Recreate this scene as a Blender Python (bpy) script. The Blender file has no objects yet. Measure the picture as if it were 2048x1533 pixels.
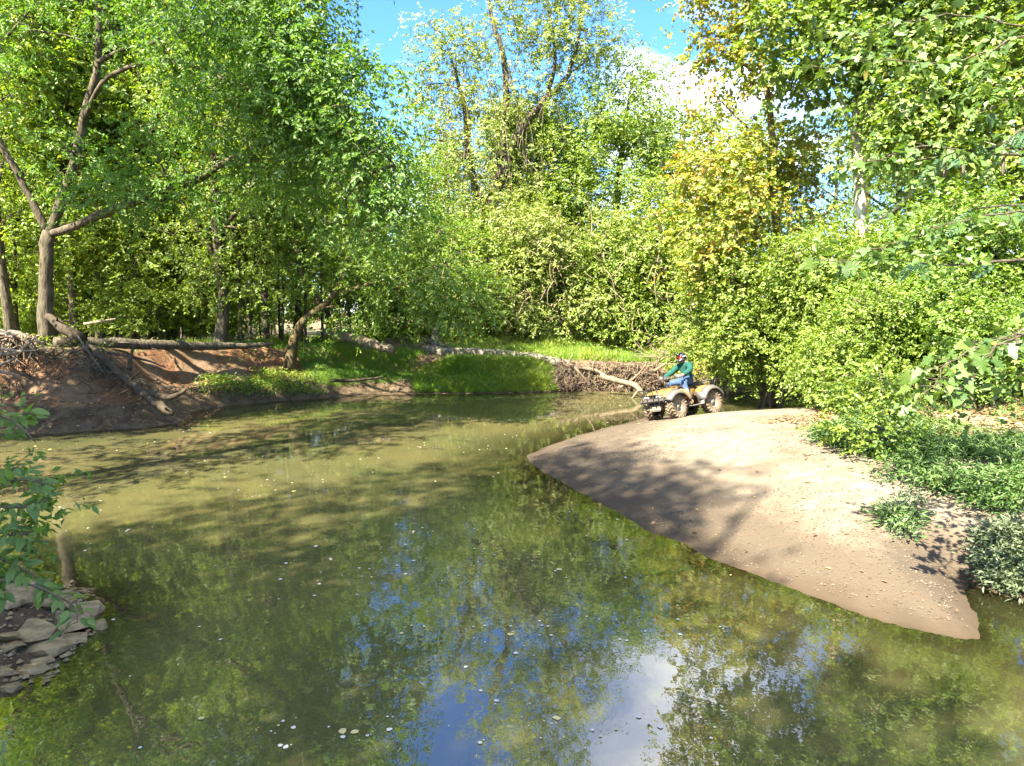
import bpy, bmesh, math, random
import numpy as np
from mathutils import Vector, Matrix

R = math.radians
random.seed(7)
rng = np.random.default_rng(7)
scene = bpy.context.scene
COL = scene.collection

# ------------------------------------------------------------------ camera
CAM_H, PITCH, F = 3.1, math.atan(146 / 1384.0), 1384.0
cd = bpy.data.cameras.new('camera')
cam = bpy.data.objects.new('camera', cd)
COL.objects.link(cam)
cam.location = (0, 0, CAM_H)
cam.rotation_euler = (math.pi / 2 - PITCH, 0, 0)
cd.sensor_width = 36.0
cd.lens = 36.0 * F / 2048.0
cd.clip_start, cd.clip_end = 0.05, 2000
scene.camera = cam

# ------------------------------------------------------------------ sun and sky
SUN_AZ = (-0.62, -0.785)
SUN_EL = R(49)
sd = bpy.data.lights.new('sun', 'SUN')
sd.energy, sd.angle, sd.color = 3.4, R(0.53), (1.0, 0.89, 0.68)
sun = bpy.data.objects.new('sun', sd)
COL.objects.link(sun)
sv = Vector((SUN_AZ[0] * math.cos(SUN_EL), SUN_AZ[1] * math.cos(SUN_EL), math.sin(SUN_EL))).normalized()
sun.rotation_euler = sv.to_track_quat('Z', 'Y').to_euler()
sun.location = (0, 0, 40)

world = bpy.data.worlds.new('World')
scene.world = world
world.use_nodes = True
nt = world.node_tree
nt.nodes.clear()
L = nt.links.new
out = nt.nodes.new('ShaderNodeOutputWorld')
bg = nt.nodes.new('ShaderNodeBackground')
bg.inputs['Strength'].default_value = 0.15
sky = nt.nodes.new('ShaderNodeTexSky')
sky.sky_type = 'NISHITA'
sky.sun_disc = False
sky.sun_elevation = SUN_EL
sky.sun_rotation = math.atan2(SUN_AZ[0], SUN_AZ[1])
sky.air_density, sky.dust_density, sky.ozone_density = 1.0, 0.2, 2.5
hs = nt.nodes.new('ShaderNodeHueSaturation')
hs.inputs['Saturation'].default_value = 1.2
hs.inputs['Value'].default_value = 0.36
L(sky.outputs[0], hs.inputs['Color'])
tc = nt.nodes.new('ShaderNodeTexCoord')
sep = nt.nodes.new('ShaderNodeSeparateXYZ')
L(tc.outputs['Generated'], sep.inputs[0])
zz = nt.nodes.new('ShaderNodeMath'); zz.operation = 'ADD'; zz.inputs[1].default_value = 0.12
L(sep.outputs['Z'], zz.inputs[0])
zc = nt.nodes.new('ShaderNodeMath'); zc.operation = 'MAXIMUM'; zc.inputs[1].default_value = 0.05
L(zz.outputs[0], zc.inputs[0])
comb = nt.nodes.new('ShaderNodeCombineXYZ')
for i, ax in enumerate('XY'):
    dv = nt.nodes.new('ShaderNodeMath'); dv.operation = 'DIVIDE'
    L(sep.outputs[ax], dv.inputs[0]); L(zc.outputs[0], dv.inputs[1])
    L(dv.outputs[0], comb.inputs[i])
mp = nt.nodes.new('ShaderNodeMapping')
mp.inputs['Location'].default_value = (3.36, -0.24, 0.83)
L(comb.outputs[0], mp.inputs[0])
cn = nt.nodes.new('ShaderNodeTexNoise')
cn.inputs['Scale'].default_value = 0.9
cn.inputs['Detail'].default_value = 7
cn.inputs['Roughness'].default_value = 0.52
L(mp.outputs[0], cn.inputs['Vector'])
cr = nt.nodes.new('ShaderNodeValToRGB')
cr.color_ramp.elements[0].position = 0.50
cr.color_ramp.elements[1].position = 0.70
L(cn.outputs['Fac'], cr.inputs[0])
cm = nt.nodes.new('ShaderNodeMixRGB')
cm.inputs[2].default_value = (3.1, 3.02, 2.85, 1)
L(cr.outputs[0], cm.inputs[0])
tn = nt.nodes.new('ShaderNodeMixRGB'); tn.blend_type = 'MULTIPLY'; tn.inputs[0].default_value = 1.0
tn.inputs[2].default_value = (0.60, 0.72, 0.97, 1)
L(hs.outputs[0], tn.inputs[1])
L(tn.outputs[0], cm.inputs[1])
L(cm.outputs[0], bg.inputs['Color'])
L(bg.outputs[0], out.inputs['Surface'])

vs = scene.view_settings
vs.view_transform = 'Standard'
vs.look = 'None'
vs.exposure = 3.42
vs.gamma = 1.0
vs.use_curve_mapping = False
scene.render.engine = 'CYCLES'
cy = scene.cycles
cy.max_bounces, cy.diffuse_bounces, cy.glossy_bounces = 10, 8, 3
cy.transmission_bounces, cy.transparent_max_bounces = 8, 6
cy.use_denoising = True
cy.denoising_input_passes = 'RGB_ALBEDO_NORMAL'
cy.denoising_prefilter = 'ACCURATE'
cy.sample_clamp_indirect = 6.0
cy.caustics_reflective = cy.caustics_refractive = False

# ------------------------------------------------------------------ layout helpers
def W(px, py, d):
    """the place d metres in front of the camera plane that is seen at photo pixel px,py"""
    u, v = (px - 1024) / F, (766 - py) / F
    y = math.cos(PITCH) + v * math.sin(PITCH)
    z = -math.sin(PITCH) + v * math.cos(PITCH)
    return np.array((u / y * d, d, CAM_H + z / y * d))

def G(px, py, z=0.0):
    p = W(px, py, 1.0)
    t = (z - CAM_H) / (p[2] - CAM_H)
    return np.array((p[0] * t, t, z))

def project(P):
    """photo pixel of points (n,3)"""
    x, y, z = P[:, 0], P[:, 1], P[:, 2] - CAM_H
    f = y * math.cos(PITCH) - z * math.sin(PITCH)
    u = y * math.sin(PITCH) + z * math.cos(PITCH)
    f = np.where(f < 0.05, 0.05, f)
    return 1024 + F * x / f, 766 - F * u / f

def inpoly(x, y, poly):
    inside = np.zeros(np.shape(x), bool)
    n = len(poly)
    for i in range(n):
        x0, y0 = poly[i]; x1, y1 = poly[(i + 1) % n]
        c = ((y0 > y) != (y1 > y)) & (x < (x1 - x0) * (y - y0) / (y1 - y0 + 1e-12) + x0)
        inside ^= c
    return inside

def nrm(a):
    return a / (np.linalg.norm(a, axis=-1, keepdims=True) + 1e-9)

def vnoise(x, y, scale, seed):
    """smooth value noise in 2D, 0..1"""
    r = np.random.default_rng(seed).random((64, 64))
    x = np.asarray(x) / scale; y = np.asarray(y) / scale
    xi, yi = np.floor(x).astype(int), np.floor(y).astype(int)
    fx, fy = x - xi, y - yi
    fx, fy = fx * fx * (3 - 2 * fx), fy * fy * (3 - 2 * fy)
    a, b = r[xi % 64, yi % 64], r[(xi + 1) % 64, yi % 64]
    c, d = r[xi % 64, (yi + 1) % 64], r[(xi + 1) % 64, (yi + 1) % 64]
    return (a * (1 - fx) + b * fx) * (1 - fy) + (c * (1 - fx) + d * fx) * fy

def sstep(a, b, x):
    t = np.clip((x - a) / (b - a), 0, 1)
    return t * t * (3 - 2 * t)

# ------------------------------------------------------------------ mesh helpers
def link(name, me, mat=None, parent=None, loc=None):
    o = bpy.data.objects.new(name, me)
    COL.objects.link(o)
    if mat is not None and me is not None:
        me.materials.append(mat)
    if parent is not None:
        o.parent = parent
    if loc is not None:
        o.location = loc
    return o

def tag(o, label=None, cat=None, group=None, kind=None):
    if label: o['label'] = label
    if cat: o['category'] = cat
    if group: o['group'] = group
    if kind: o['kind'] = kind
    return o

def empty(name, loc=(0, 0, 0), rz=0):
    o = bpy.data.objects.new(name, None)
    COL.objects.link(o)
    o.location = loc
    o.rotation_euler = (0, 0, rz)
    return o

def np_mesh(name, V, faces_idx, sizes, val=None, smooth=True):
    me = bpy.data.meshes.new(name)
    V = np.ascontiguousarray(V, np.float32)
    fi = np.ascontiguousarray(faces_idx, np.int32)
    sizes = np.asarray(sizes, np.int32)
    me.vertices.add(len(V)); me.vertices.foreach_set('co', V.ravel())
    me.loops.add(len(fi)); me.loops.foreach_set('vertex_index', fi)
    me.polygons.add(len(sizes))
    st = np.zeros(len(sizes), np.int32); st[1:] = np.cumsum(sizes)[:-1]
    me.polygons.foreach_set('loop_start', st)
    if not smooth:
        me.polygons.foreach_set('use_smooth', np.zeros(len(sizes), bool))
    if val is not None:
        a = me.attributes.new('v', 'FLOAT', 'POINT')
        a.data.foreach_set('value', np.ascontiguousarray(val, np.float32))
    me.update(calc_edges=True)
    return me

class TB:
    """collects tubes and other shapes into one mesh"""
    def __init__(self):
        self.v, self.f, self.n = [], [], 0
    def tube(self, pts, rad, sides=6, cap=True, rough=0.0):
        pts = np.asarray(pts, float); n = len(pts)
        rad = np.broadcast_to(np.asarray(rad, float), (n,)) if np.ndim(rad) <= 1 and np.size(rad) in (1, n) else np.interp(np.linspace(0, 1, n), np.linspace(0, 1, len(rad)), rad)
        T = nrm(np.gradient(pts, axis=0))
        ref = np.array((0.31, 0.17, 0.93)) if abs(T[0][2]) < 0.8 else np.array((0.9, 0.3, 0.1))
        A = np.zeros_like(T)
        a = ref
        for i in range(n):
            a = a - T[i] * np.dot(a, T[i]); a = a / (np.linalg.norm(a) + 1e-9); A[i] = a
        B = np.cross(T, A)
        th = np.arange(sides) * 2 * math.pi / sides
        rr = rad[:, None] * np.ones((1, sides))
        if rough:
            rr = rr * (1 + rough * (rng.random((n, sides)) - 0.5))
        ring = pts[:, None] + rr[..., None] * (np.cos(th)[None, :, None] * A[:, None] + np.sin(th)[None, :, None] * B[:, None])
        b = self.n
        self.v.append(ring.reshape(-1, 3))
        i = np.arange(n - 1)[:, None] * sides; j = np.arange(sides)[None]; k = (j + 1) % sides
        q = np.stack([i + j, i + k, i + sides + k, i + sides + j], -1).reshape(-1, 4) + b
        self.f += q.tolist()
        if cap:
            self.f.append([b + s for s in range(sides)][::-1])
            self.f.append([b + (n - 1) * sides + s for s in range(sides)])
        self.n += n * sides
        return self
    def raw(self, V, Fs):
        V = np.asarray(V, float)
        self.v.append(V)
        self.f += [[i + self.n for i in f] for f in Fs]
        self.n += len(V)
        return self
    def box(self, c, s, M=None):
        c = np.asarray(c, float); s = np.asarray(s, float) / 2
        V = np.array([(x, y, z) for x in (-1, 1) for y in (-1, 1) for z in (-1, 1)], float) * s
        if M is not None:
            V = V @ np.array(M.to_3x3()).T
        return self.raw(V + c, [(0, 1, 3, 2), (4, 6, 7, 5), (0, 4, 5, 1), (2, 3, 7, 6), (0, 2, 6, 4), (1, 5, 7, 3)])
    def build(self, name, mat, parent=None, smooth=True, val=None):
        V = np.concatenate(self.v)
        sizes = [len(f) for f in self.f]
        me = np_mesh(name, V, [i for f in self.f for i in f], sizes, val, smooth)
        return link(name, me, mat, parent)

def smooth_path(pts, n=4):
    """Catmull-Rom through pts"""
    P = np.asarray(pts, float)
    if len(P) < 3:
        return P
    P = np.vstack([2 * P[0] - P[1], P, 2 * P[-1] - P[-2]])
    o = []
    for i in range(1, len(P) - 2):
        for t in np.linspace(0, 1, n, endpoint=False):
            o.append(0.5 * (2 * P[i] + (P[i + 1] - P[i - 1]) * t + (2 * P[i - 1] - 5 * P[i] + 4 * P[i + 1] - P[i + 2]) * t * t + (3 * P[i] - P[i - 1] - 3 * P[i + 1] + P[i + 2]) * t ** 3))
    o.append(P[-2])
    return np.array(o)

# ------------------------------------------------------------------ materials
def newmat(name):
    m = bpy.data.materials.new(name)
    m.use_nodes = True
    n = m.node_tree
    n.nodes.clear()
    o = n.nodes.new('ShaderNodeOutputMaterial')
    return m, n, o, n.links.new

def ramp(n, stops):
    r = n.nodes.new('ShaderNodeValToRGB')
    e = r.color_ramp.elements
    while len(e) < len(stops):
        e.new(0.5)
    for el, (p, c) in zip(e, stops):
        el.position = p
        el.color = (*c, 1)
    return r

def leaf_mat(name, stops, trans=0.42, gloss=0.05, tint=(1.25, 1.2, 0.45)):
    m, n, o, l = newmat(name)
    a = n.nodes.new('ShaderNodeAttribute'); a.attribute_name = 'v'
    r = ramp(n, stops)
    l(a.outputs['Fac'], r.inputs[0])
    d = n.nodes.new('ShaderNodeBsdfDiffuse'); l(r.outputs[0], d.inputs[0])
    t = n.nodes.new('ShaderNodeBsdfTranslucent')
    mx = n.nodes.new('ShaderNodeMixRGB'); mx.blend_type = 'MULTIPLY'; mx.inputs[0].default_value = 1
    mx.inputs[2].default_value = (*tint, 1)
    l(r.outputs[0], mx.inputs[1]); l(mx.outputs[0], t.inputs[0])
    s = n.nodes.new('ShaderNodeMixShader'); s.inputs[0].default_value = trans
    l(d.outputs[0], s.inputs[1]); l(t.outputs[0], s.inputs[2])
    g = n.nodes.new('ShaderNodeBsdfGlossy'); g.inputs['Roughness'].default_value = 0.55
    s2 = n.nodes.new('ShaderNodeMixShader'); s2.inputs[0].default_value = gloss
    l(s.outputs[0], s2.inputs[1]); l(g.outputs[0], s2.inputs[2])
    l(s2.outputs[0], o.inputs[0])
    return m

def bark_mat(name, c0, c1, scale=9, zs=0.25, bump=0.5, dist=0.03):
    m, n, o, l = newmat(name)
    t = n.nodes.new('ShaderNodeTexCoord')
    mpn = n.nodes.new('ShaderNodeMapping'); mpn.inputs['Scale'].default_value = (1, 1, zs)
    l(t.outputs['Object'], mpn.inputs[0])
    no = n.nodes.new('ShaderNodeTexNoise'); no.inputs['Scale'].default_value = scale; no.inputs['Detail'].default_value = 6; no.inputs['Roughness'].default_value = 0.65
    l(mpn.outputs[0], no.inputs['Vector'])
    r = ramp(n, [(0.32, c0), (0.68, c1)]); l(no.outputs[0], r.inputs[0])
    p = n.nodes.new('ShaderNodeBsdfPrincipled'); p.inputs['Roughness'].default_value = 0.9
    p.inputs['Specular IOR Level'].default_value = 0.2
    l(r.outputs[0], p.inputs['Base Color'])
    b = n.nodes.new('ShaderNodeBump'); b.inputs['Strength'].default_value = bump; b.inputs['Distance'].default_value = dist
    l(no.outputs[0], b.inputs['Height']); l(b.outputs[0], p.inputs['Normal'])
    l(p.outputs[0], o.inputs[0])
    return m

def plain(name, col, rough=0.5, metal=0.0, dirt=None, dscale=14, damt=0.5, spec=0.5, coat=0.0):
    m, n, o, l = newmat(name)
    p = n.nodes.new('ShaderNodeBsdfPrincipled')
    p.inputs['Base Color'].default_value = (*col, 1)
    p.inputs['Roughness'].default_value = rough
    p.inputs['Metallic'].default_value = metal
    p.inputs['Specular IOR Level'].default_value = spec
    p.inputs['Coat Weight'].default_value = coat
    if dirt:
        t = n.nodes.new('ShaderNodeTexCoord')
        no = n.nodes.new('ShaderNodeTexNoise'); no.inputs['Scale'].default_value = dscale; no.inputs['Detail'].default_value = 5
        l(t.outputs['Object'], no.inputs['Vector'])
        r = ramp(n, [(0.55 - damt * 0.35, col), (0.72, dirt)]); l(no.outputs[0], r.inputs[0])
        l(r.outputs[0], p.inputs['Base Color'])
    l(p.outputs[0], o.inputs[0])
    return m

M = {}
M['maple'] = leaf_mat('maple_leaves', [(0, (.085, .170, .018)), (.5, (.150, .260, .024)), (.85, (.23, .32, .030)), (1, (.34, .33, .035))], trans=.52)
M['shade'] = leaf_mat('shaded_maple_leaves', [(0, (.060, .145, .024)), (.5, (.105, .220, .028)), (.9, (.16, .275, .034)), (1, (.29, .29, .04))], trans=.52, gloss=.04)  # maple leaf colour darkened to suggest a crown hanging in shade
M['bright'] = leaf_mat('bright_leaves', [(0, (.105, .190, .020)), (.5, (.185, .280, .028)), (.85, (.26, .33, .036)), (1, (.36, .34, .05))], trans=.52)
M['glow'] = leaf_mat('sunlit_forest_leaves', [(0, (.130, .220, .020)), (.5, (.225, .330, .028)), (.85, (.31, .38, .036)), (1, (.40, .38, .05))], trans=.60)  # leaf colour brightened to stand in for sunlight glowing through the wood
M['pale'] = leaf_mat('pale_leaves', [(0, (.145, .210, .050)), (.5, (.220, .290, .060)), (.85, (.30, .34, .07)), (1, (.40, .36, .07))], trans=.44)
M['autumn'] = leaf_mat('turning_leaves', [(0, (.130, .220, .026)), (.45, (.21, .29, .036)), (.70, (.31, .31, .05)), (.86, (.38, .24, .05)), (1, (.40, .16, .045))], trans=.54)
M['sycamore'] = leaf_mat('sycamore_leaves', [(0, (.100, .180, .030)), (.5, (.165, .255, .036)), (.8, (.25, .31, .045)), (1, (.36, .31, .06))], trans=.45)
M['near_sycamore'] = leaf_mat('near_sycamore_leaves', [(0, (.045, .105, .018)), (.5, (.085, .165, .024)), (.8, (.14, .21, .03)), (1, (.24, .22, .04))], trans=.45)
M['mimosa'] = leaf_mat('mimosa_leaves', [(0, (.030, .095, .045)), (1, (.060, .150, .065))], trans=.3)
M['grass'] = leaf_mat('grass_blades', [(0, (.085, .20, .016)), (.6, (.160, .30, .026)), (1, (.30, .35, .05))], trans=.52)
M['cover'] = leaf_mat('ground_cover_leaves', [(0, (.024, .078, .014)), (.6, (.055, .130, .022)), (1, (.13, .19, .05))], trans=.35)
M['greyplant'] = leaf_mat('silvery_leaves', [(0, (.055, .095, .045)), (.6, (.10, .145, .075)), (1, (.17, .205, .115))], trans=.25)
M['ash'] = leaf_mat('ash_leaves', [(0, (.080, .175, .028)), (.6, (.135, .245, .036)), (1, (.22, .30, .05))], trans=.5)
M['litter'] = leaf_mat('fallen_leaves', [(0, (.10, .050, .022)), (.5, (.20, .12, .05)), (.8, (.32, .22, .10)), (1, (.45, .36, .20))], trans=.1)
M['bark'] = bark_mat('grey_brown_bark', (.026, .022, .015), (.14, .12, .085), scale=12, bump=1.0, dist=.06)
M['bark_dark'] = bark_mat('dark_bark', (.022, .017, .012), (.070, .055, .038))
M['bark_moss'] = bark_mat('mossy_bark', (.040, .028, .016), (.12, .095, .045))
M['bark_white'] = bark_mat('white_sycamore_bark', (.22, .17, .11), (.72, .68, .58), scale=5, zs=0.4, bump=.2)
M['dead'] = bark_mat('dead_wood', (.085, .066, .047), (.27, .225, .17), scale=14)
M['dead_grey'] = bark_mat('weathered_grey_wood', (.07, .062, .05), (.22, .20, .165), scale=12)
M['root'] = bark_mat('muddy_roots', (.075, .052, .036), (.23, .18, .13), scale=10)
M['vine'] = bark_mat('vine_stems', (.10, .08, .05), (.26, .22, .15), scale=10)
M['twig'] = bark_mat('twigs', (.07, .055, .04), (.17, .14, .10), scale=10)

# ------------------------------------------------------------------ terrain
# shoreline control points: x, y, plateau height, width of the slope, sandiness
def S(px, py, H, w, s):
    p = G(px, py)
    return (p[0], p[1], H, w, s)
SH = [(-6.2, -16, 1.8, 3, 0), (-5.8, -4, 1.8, 3, 0), (-5.2, 2.5, 1.6, 2.6, 0), S(-80, 1480, 1.2, 2.4, 0), S(70, 1345, .9, 2.4, 0),
      S(150, 1265, .8, 2.6, 0), S(196, 1216, .8, 2.8, 0), S(110, 1172, .9, 2.6, 0), S(-60, 1150, 1.3, 2.4, 0), (-7.6, 9.0, 1.9, 2.4, 0), (-10.6, 12.3, 2.0, 2.4, 0), (-14, 15.8, 2.0, 2.2, 0),
      S(0, 866, 2.05, 2.0, 0), S(110, 868, 2.05, 2.1, 0), S(200, 860, 2.0, 2.0, 0), S(300, 855, 2.0, 2.3, 0), S(365, 845, 2.0, 2.6, 0), S(385, 822, 1.95, 2.2, 0),
      S(450, 812, 1.95, 2.4, 0), S(540, 803, 1.9, 2.6, 0), S(640, 797, 1.75, 3.4, .1), S(760, 790, 1.5, 5.0, .1), S(880, 788, 1.0, 2.6, .0),
      S(1000, 787, 1.0, 2.0, 0), S(1100, 784, 1.0, 1.8, 0), S(1150, 776, .95, .9, 0), S(1240, 774, .95, .8, 0), S(1330, 777, .95, 1.2, 0), S(1450, 784, 1.0, 2.5, 0), S(1600, 782, 1.2, 3, 0),
      S(1900, 778, 1.4, 3, 0), (28, 27, 1.6, 3, 0), (60, 30, 1.6, 3, 0), (60, 25, 1.6, 4, 0), (28, 22.5, 1.5, 4, .3),
      S(1900, 812, 1.1, 6, .6), S(1740, 814, .75, 6, 1), S(1600, 820, .55, 4.5, 1), S(1450, 826, .5, 4, 1), S(1300, 834, .5, 4, 1), S(1200, 858, .5, 4, 1), S(1110, 888, .5, 4, 1),
      S(1048, 912, .5, 4.5, 1), S(1085, 945, .55, 5, 1), S(1180, 1000, .6, 5, 1), S(1290, 1058, .65, 5, 1), S(1400, 1105, .65, 4.5, 1), S(1500, 1146, .7, 4.5, 1), S(1600, 1182, .75, 4, 1),
      S(1700, 1215, .8, 4, 1), S(1800, 1242, .8, 3.6, 1), S(1900, 1270, .8, 3.4, 1), S(1965, 1283, .8, 3.4, 1), S(1950, 1240, .8, 3.2, 1), S(1932, 1196, .8, 3.0, 1), S(1945, 1172, .8, 3, 1), S(1990, 1188, .8, 3, .9),
      S(2060, 1205, .9, 3, .8), (6.6, 6.9, 1.0, 3, .6), (6.8, 4.5, 1.2, 3, .4), (6.4, 0, 1.5, 3, 0), (6.6, -16, 1.6, 3, 0)]
SHa = np.array(SH, float)
POLY = SHa[:, :2]

def shore(x, y):
    """signed distance to the shoreline (land positive) and the blended bank parameters"""
    shp = x.shape
    x = x.ravel(); y = y.ravel()
    d2 = np.full(x.shape, 1e9)
    n = len(POLY)
    for i in range(n):
        a = POLY[i]; b = POLY[(i + 1) % n]
        e = b - a
        t = np.clip(((x - a[0]) * e[0] + (y - a[1]) * e[1]) / (e @ e + 1e-9), 0, 1)
        d2 = np.minimum(d2, (x - a[0] - t * e[0]) ** 2 + (y - a[1] - t * e[1]) ** 2)
    s = np.sqrt(d2)
    s = np.where(inpoly(x, y, POLY), -s, s)
    num = np.zeros((3,) + x.shape); den = np.zeros(x.shape)
    for i in range(n):
        w = 1.0 / ((x - POLY[i, 0]) ** 2 + (y - POLY[i, 1]) ** 2 + 0.15) ** 1.6
        den += w
        for k in range(3):
            num[k] += w * SHa[i, 2 + k]
    return s.reshape(shp), [(q / den).reshape(shp) for q in num]

def terrain(x, y):
    j = (vnoise(x, y, 1.3, 3) - .5) * .35 + (vnoise(x, y, .45, 4) - .5) * .14
    s, (H, w, sa) = shore(x, y)
    s = s + (vnoise(x, y, .75, 14) - .5) * .22 * sa * np.clip(1 - np.abs(s) / 2, 0, 1) + (vnoise(x, y, .25, 15) - .5) * .06 * sa * np.clip(1 - np.abs(s) / 1, 0, 1)
    s2 = s + j * (1 - np.clip(sa * 1.3, 0, 1)) * np.clip(np.abs(s) / .3, 0, 1)
    t = np.clip(s2 / w, 0, 1)
    bank = .34 * sstep(0, .40, t) + .66 * sstep(.42, 1, t)
    sand = 1 - (1 - t) ** 1.7
    z = H * (bank * (1 - sa) + sand * sa)
    far = np.clip((s - w) / 12, 0, 1)
    z += far * (vnoise(x, y, 9, 5) - .45) * .35 * (1 - sa)
    z += np.clip(s2 / .6, 0, 1) * ((vnoise(x, y, .8, 6) - .5) * .20 * (1 - sa * .88) + (vnoise(x, y, .33, 8) - .5) * .13 * (1 - sa * .93) + (vnoise(x, y, 2.4, 18) - .5) * .10 * sa)
    z += .75 * sstep(29.3, 35, y) * sstep(-9, -4, x) * sstep(3.0, 0, z - 1.0)
    # the litter covered slope that climbs away on the right
    z += 1.5 * sstep(8.5, 14, x) * sstep(20.5, 17, y) * sstep(8, 11, y)
    under = np.minimum(.05 - .0 * s, 0) - np.clip(-s, 0, 6) * np.where(sa > .4, .16, .30)
    under = np.maximum(under, -1.3)
    z = np.where(s2 > 0, z, under)
    z = np.where((s > 0) & (z < .004), .004 + s * .02, z)
    return z, s, H, w, sa

def axis(segs):
    return np.concatenate([np.linspace(a, b, n, endpoint=False) for a, b, n in segs] + [[segs[-1][1]]])
gx = axis([(-260, -100, 5), (-100, -19, 24), (-19, 14, 262), (14, 40, 40), (40, 110, 16), (110, 260, 5)])
gy = axis([(-60, -16, 8), (-16, 3.5, 26), (3.5, 31, 232), (31, 60, 60), (60, 140, 20), (140, 400, 6)])
X, Y = np.meshgrid(gx, gy, indexing='ij')
Z, SD, HH, WW, SA = terrain(X, Y)

def height(x, y):
    x = np.atleast_1d(np.asarray(x, float)); y = np.atleast_1d(np.asarray(y, float))
    i = np.clip(np.searchsorted(gx, x) - 1, 0, len(gx) - 2)
    j = np.clip(np.searchsorted(gy, y) - 1, 0, len(gy) - 2)
    fx = (x - gx[i]) / (gx[i + 1] - gx[i]); fy = (y - gy[j]) / (gy[j + 1] - gy[j])
    return (Z[i, j] * (1 - fx) + Z[i + 1, j] * fx) * (1 - fy) + (Z[i, j + 1] * (1 - fx) + Z[i + 1, j + 1] * fx) * fy

def hit(px, py, dmin=3.0, dmax=70.0):
    """the spot on the ground seen at a photo pixel"""
    d = np.arange(dmin, dmax, .03)
    p = W(px, py, 1.0)
    P = np.stack([p[0] * d, d, CAM_H + (p[2] - CAM_H) * d], 1)
    g = np.maximum(height(P[:, 0], P[:, 1]), 0)
    k = np.argmax(P[:, 2] <= g)
    if P[k, 2] > g[k]:
        k = len(d) - 1
    return np.array((P[k, 0], P[k, 1], g[k]))

nx, ny = len(gx), len(gy)
TV = np.stack([X, Y, Z], -1).reshape(-1, 3)
ii, jj = np.meshgrid(np.arange(nx - 1), np.arange(ny - 1), indexing='ij')
Q = np.stack([ii * ny + jj, (ii + 1) * ny + jj, (ii + 1) * ny + jj + 1, ii * ny + jj + 1], -1).reshape(-1, 4)
cxy = TV[Q].mean(1)
csd = SD.ravel()[Q].mean(1); csa = SA.ravel()[Q].mean(1); cw = WW.ravel()[Q].mean(1)
# ground colours: clay of the cut bank, sand, forest floor, mud
def ground_mat(name, kind):
    m, n, o, l = newmat(name)
    g = n.nodes.new('ShaderNodeNewGeometry')
    sx = n.nodes.new('ShaderNodeSeparateXYZ'); l(g.outputs['Position'], sx.inputs[0])
    def noise(scale, det=6, rough=.6):
        q = n.nodes.new('ShaderNodeTexNoise'); q.inputs['Scale'].default_value = scale; q.inputs['Detail'].default_value = det; q.inputs['Roughness'].default_value = rough
        l(g.outputs['Position'], q.inputs['Vector']); return q
    def mix(f, a, b):
        q = n.nodes.new('ShaderNodeMixRGB')
        l(f, q.inputs[0])
        for k, v in ((1, a), (2, b)):
            if isinstance(v, tuple): q.inputs[k].default_value = (*v, 1)
            else: l(v, q.inputs[k])
        return q.outputs[0]
    def mrange(src, a, b):
        q = n.nodes.new('ShaderNodeMapRange'); q.inputs[1].default_value = a; q.inputs[2].default_value = b; q.interpolation_type = 'SMOOTHSTEP'
        l(src, q.inputs[0]); return q.outputs[0]
    def math_(op, a, b):
        q = n.nodes.new('ShaderNodeMath'); q.operation = op
        for k, v in ((0, a), (1, b)):
            if isinstance(v, float): q.inputs[k].default_value = v
            else: l(v, q.inputs[k])
        return q.outputs[0]
    big, mid, fine = noise(.7, 4), noise(4, 6), noise(38, 5, .7)
    p = n.nodes.new('ShaderNodeBsdfPrincipled'); p.inputs['Roughness'].default_value = .92; p.inputs['Specular IOR Level'].default_value = .25
    hz = math_('ADD', sx.outputs['Z'], math_('MULTIPLY', math_('SUBTRACT', big.outputs[0], .5), .35))
    if kind == 'sand':
        c = mix(mrange(mid.outputs[0], .3, .7), (.136, .113, .083), (.190, .162, .124))
        c = mix(mrange(big.outputs[0], .5, .62), c, (.125, .10, .075))
        grav = noise(60, 2, .5)
        c = mix(mrange(grav.outputs[0], .60, .70), c, (.10, .085, .07))
        c = mix(mrange(fine.outputs[0], .66, .74), c, (.25, .22, .175))
        wet = mrange(math_('ADD', hz, math_('MULTIPLY', mid.outputs[0], .16)), .62, .32)
        c = mix(wet, c, (.074, .058, .042))
        c = mix(mrange(hz, .16, .06), c, (.058, .043, .029))
        c = mix(mrange(sx.outputs['Z'], .035, -.01), c, (.05, .036, .022))
        bs, bd = .8, .035
    elif kind == 'bank':
        c = mix(mrange(mid.outputs[0], .35, .7), (.145, .074, .038), (.225, .122, .068))
        c = mix(mrange(big.outputs[0], .45, .6), c, (.20, .135, .085))
        c = mix(mrange(fine.outputs[0], .62, .72), c, (.28, .21, .14))
        mud = mrange(hz, .66, .50)
        c2 = mix(mrange(mid.outputs[0], .35, .65), (.070, .050, .031), (.135, .100, .064))
        c = mix(mud, c, c2)
        c = mix(mrange(math_('ADD', hz, math_('MULTIPLY', mid.outputs[0], .3)), 1.82, 2.05), c, (.10, .075, .045))
        bs, bd = 1.0, .11
    else:
        c = mix(mrange(mid.outputs[0], .35, .65), (.11, .072, .042), (.24, .165, .095))
        c = mix(mrange(fine.outputs[0], .58, .68), c, (.33, .22, .12))
        c = mix(mrange(big.outputs[0], .42, .58), c, (.075, .085, .03))
        bs, bd = .8, .05
    l(c, p.inputs['Base Color'])
    b = n.nodes.new('ShaderNodeBump'); b.inputs['Strength'].default_value = bs; b.inputs['Distance'].default_value = bd
    hsum = math_('ADD', math_('MULTIPLY', fine.outputs[0], .4), mid.outputs[0])
    l(hsum, b.inputs['Height']); l(b.outputs[0], p.inputs['Normal'])
    l(p.outputs[0], o.inputs[0])
    return m
M['sand'] = ground_mat('sand', 'sand'); M['bank'] = ground_mat('bank_soil', 'bank'); M['floor'] = ground_mat('forest_soil', 'floor')
fz = cxy[:, 2]
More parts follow.
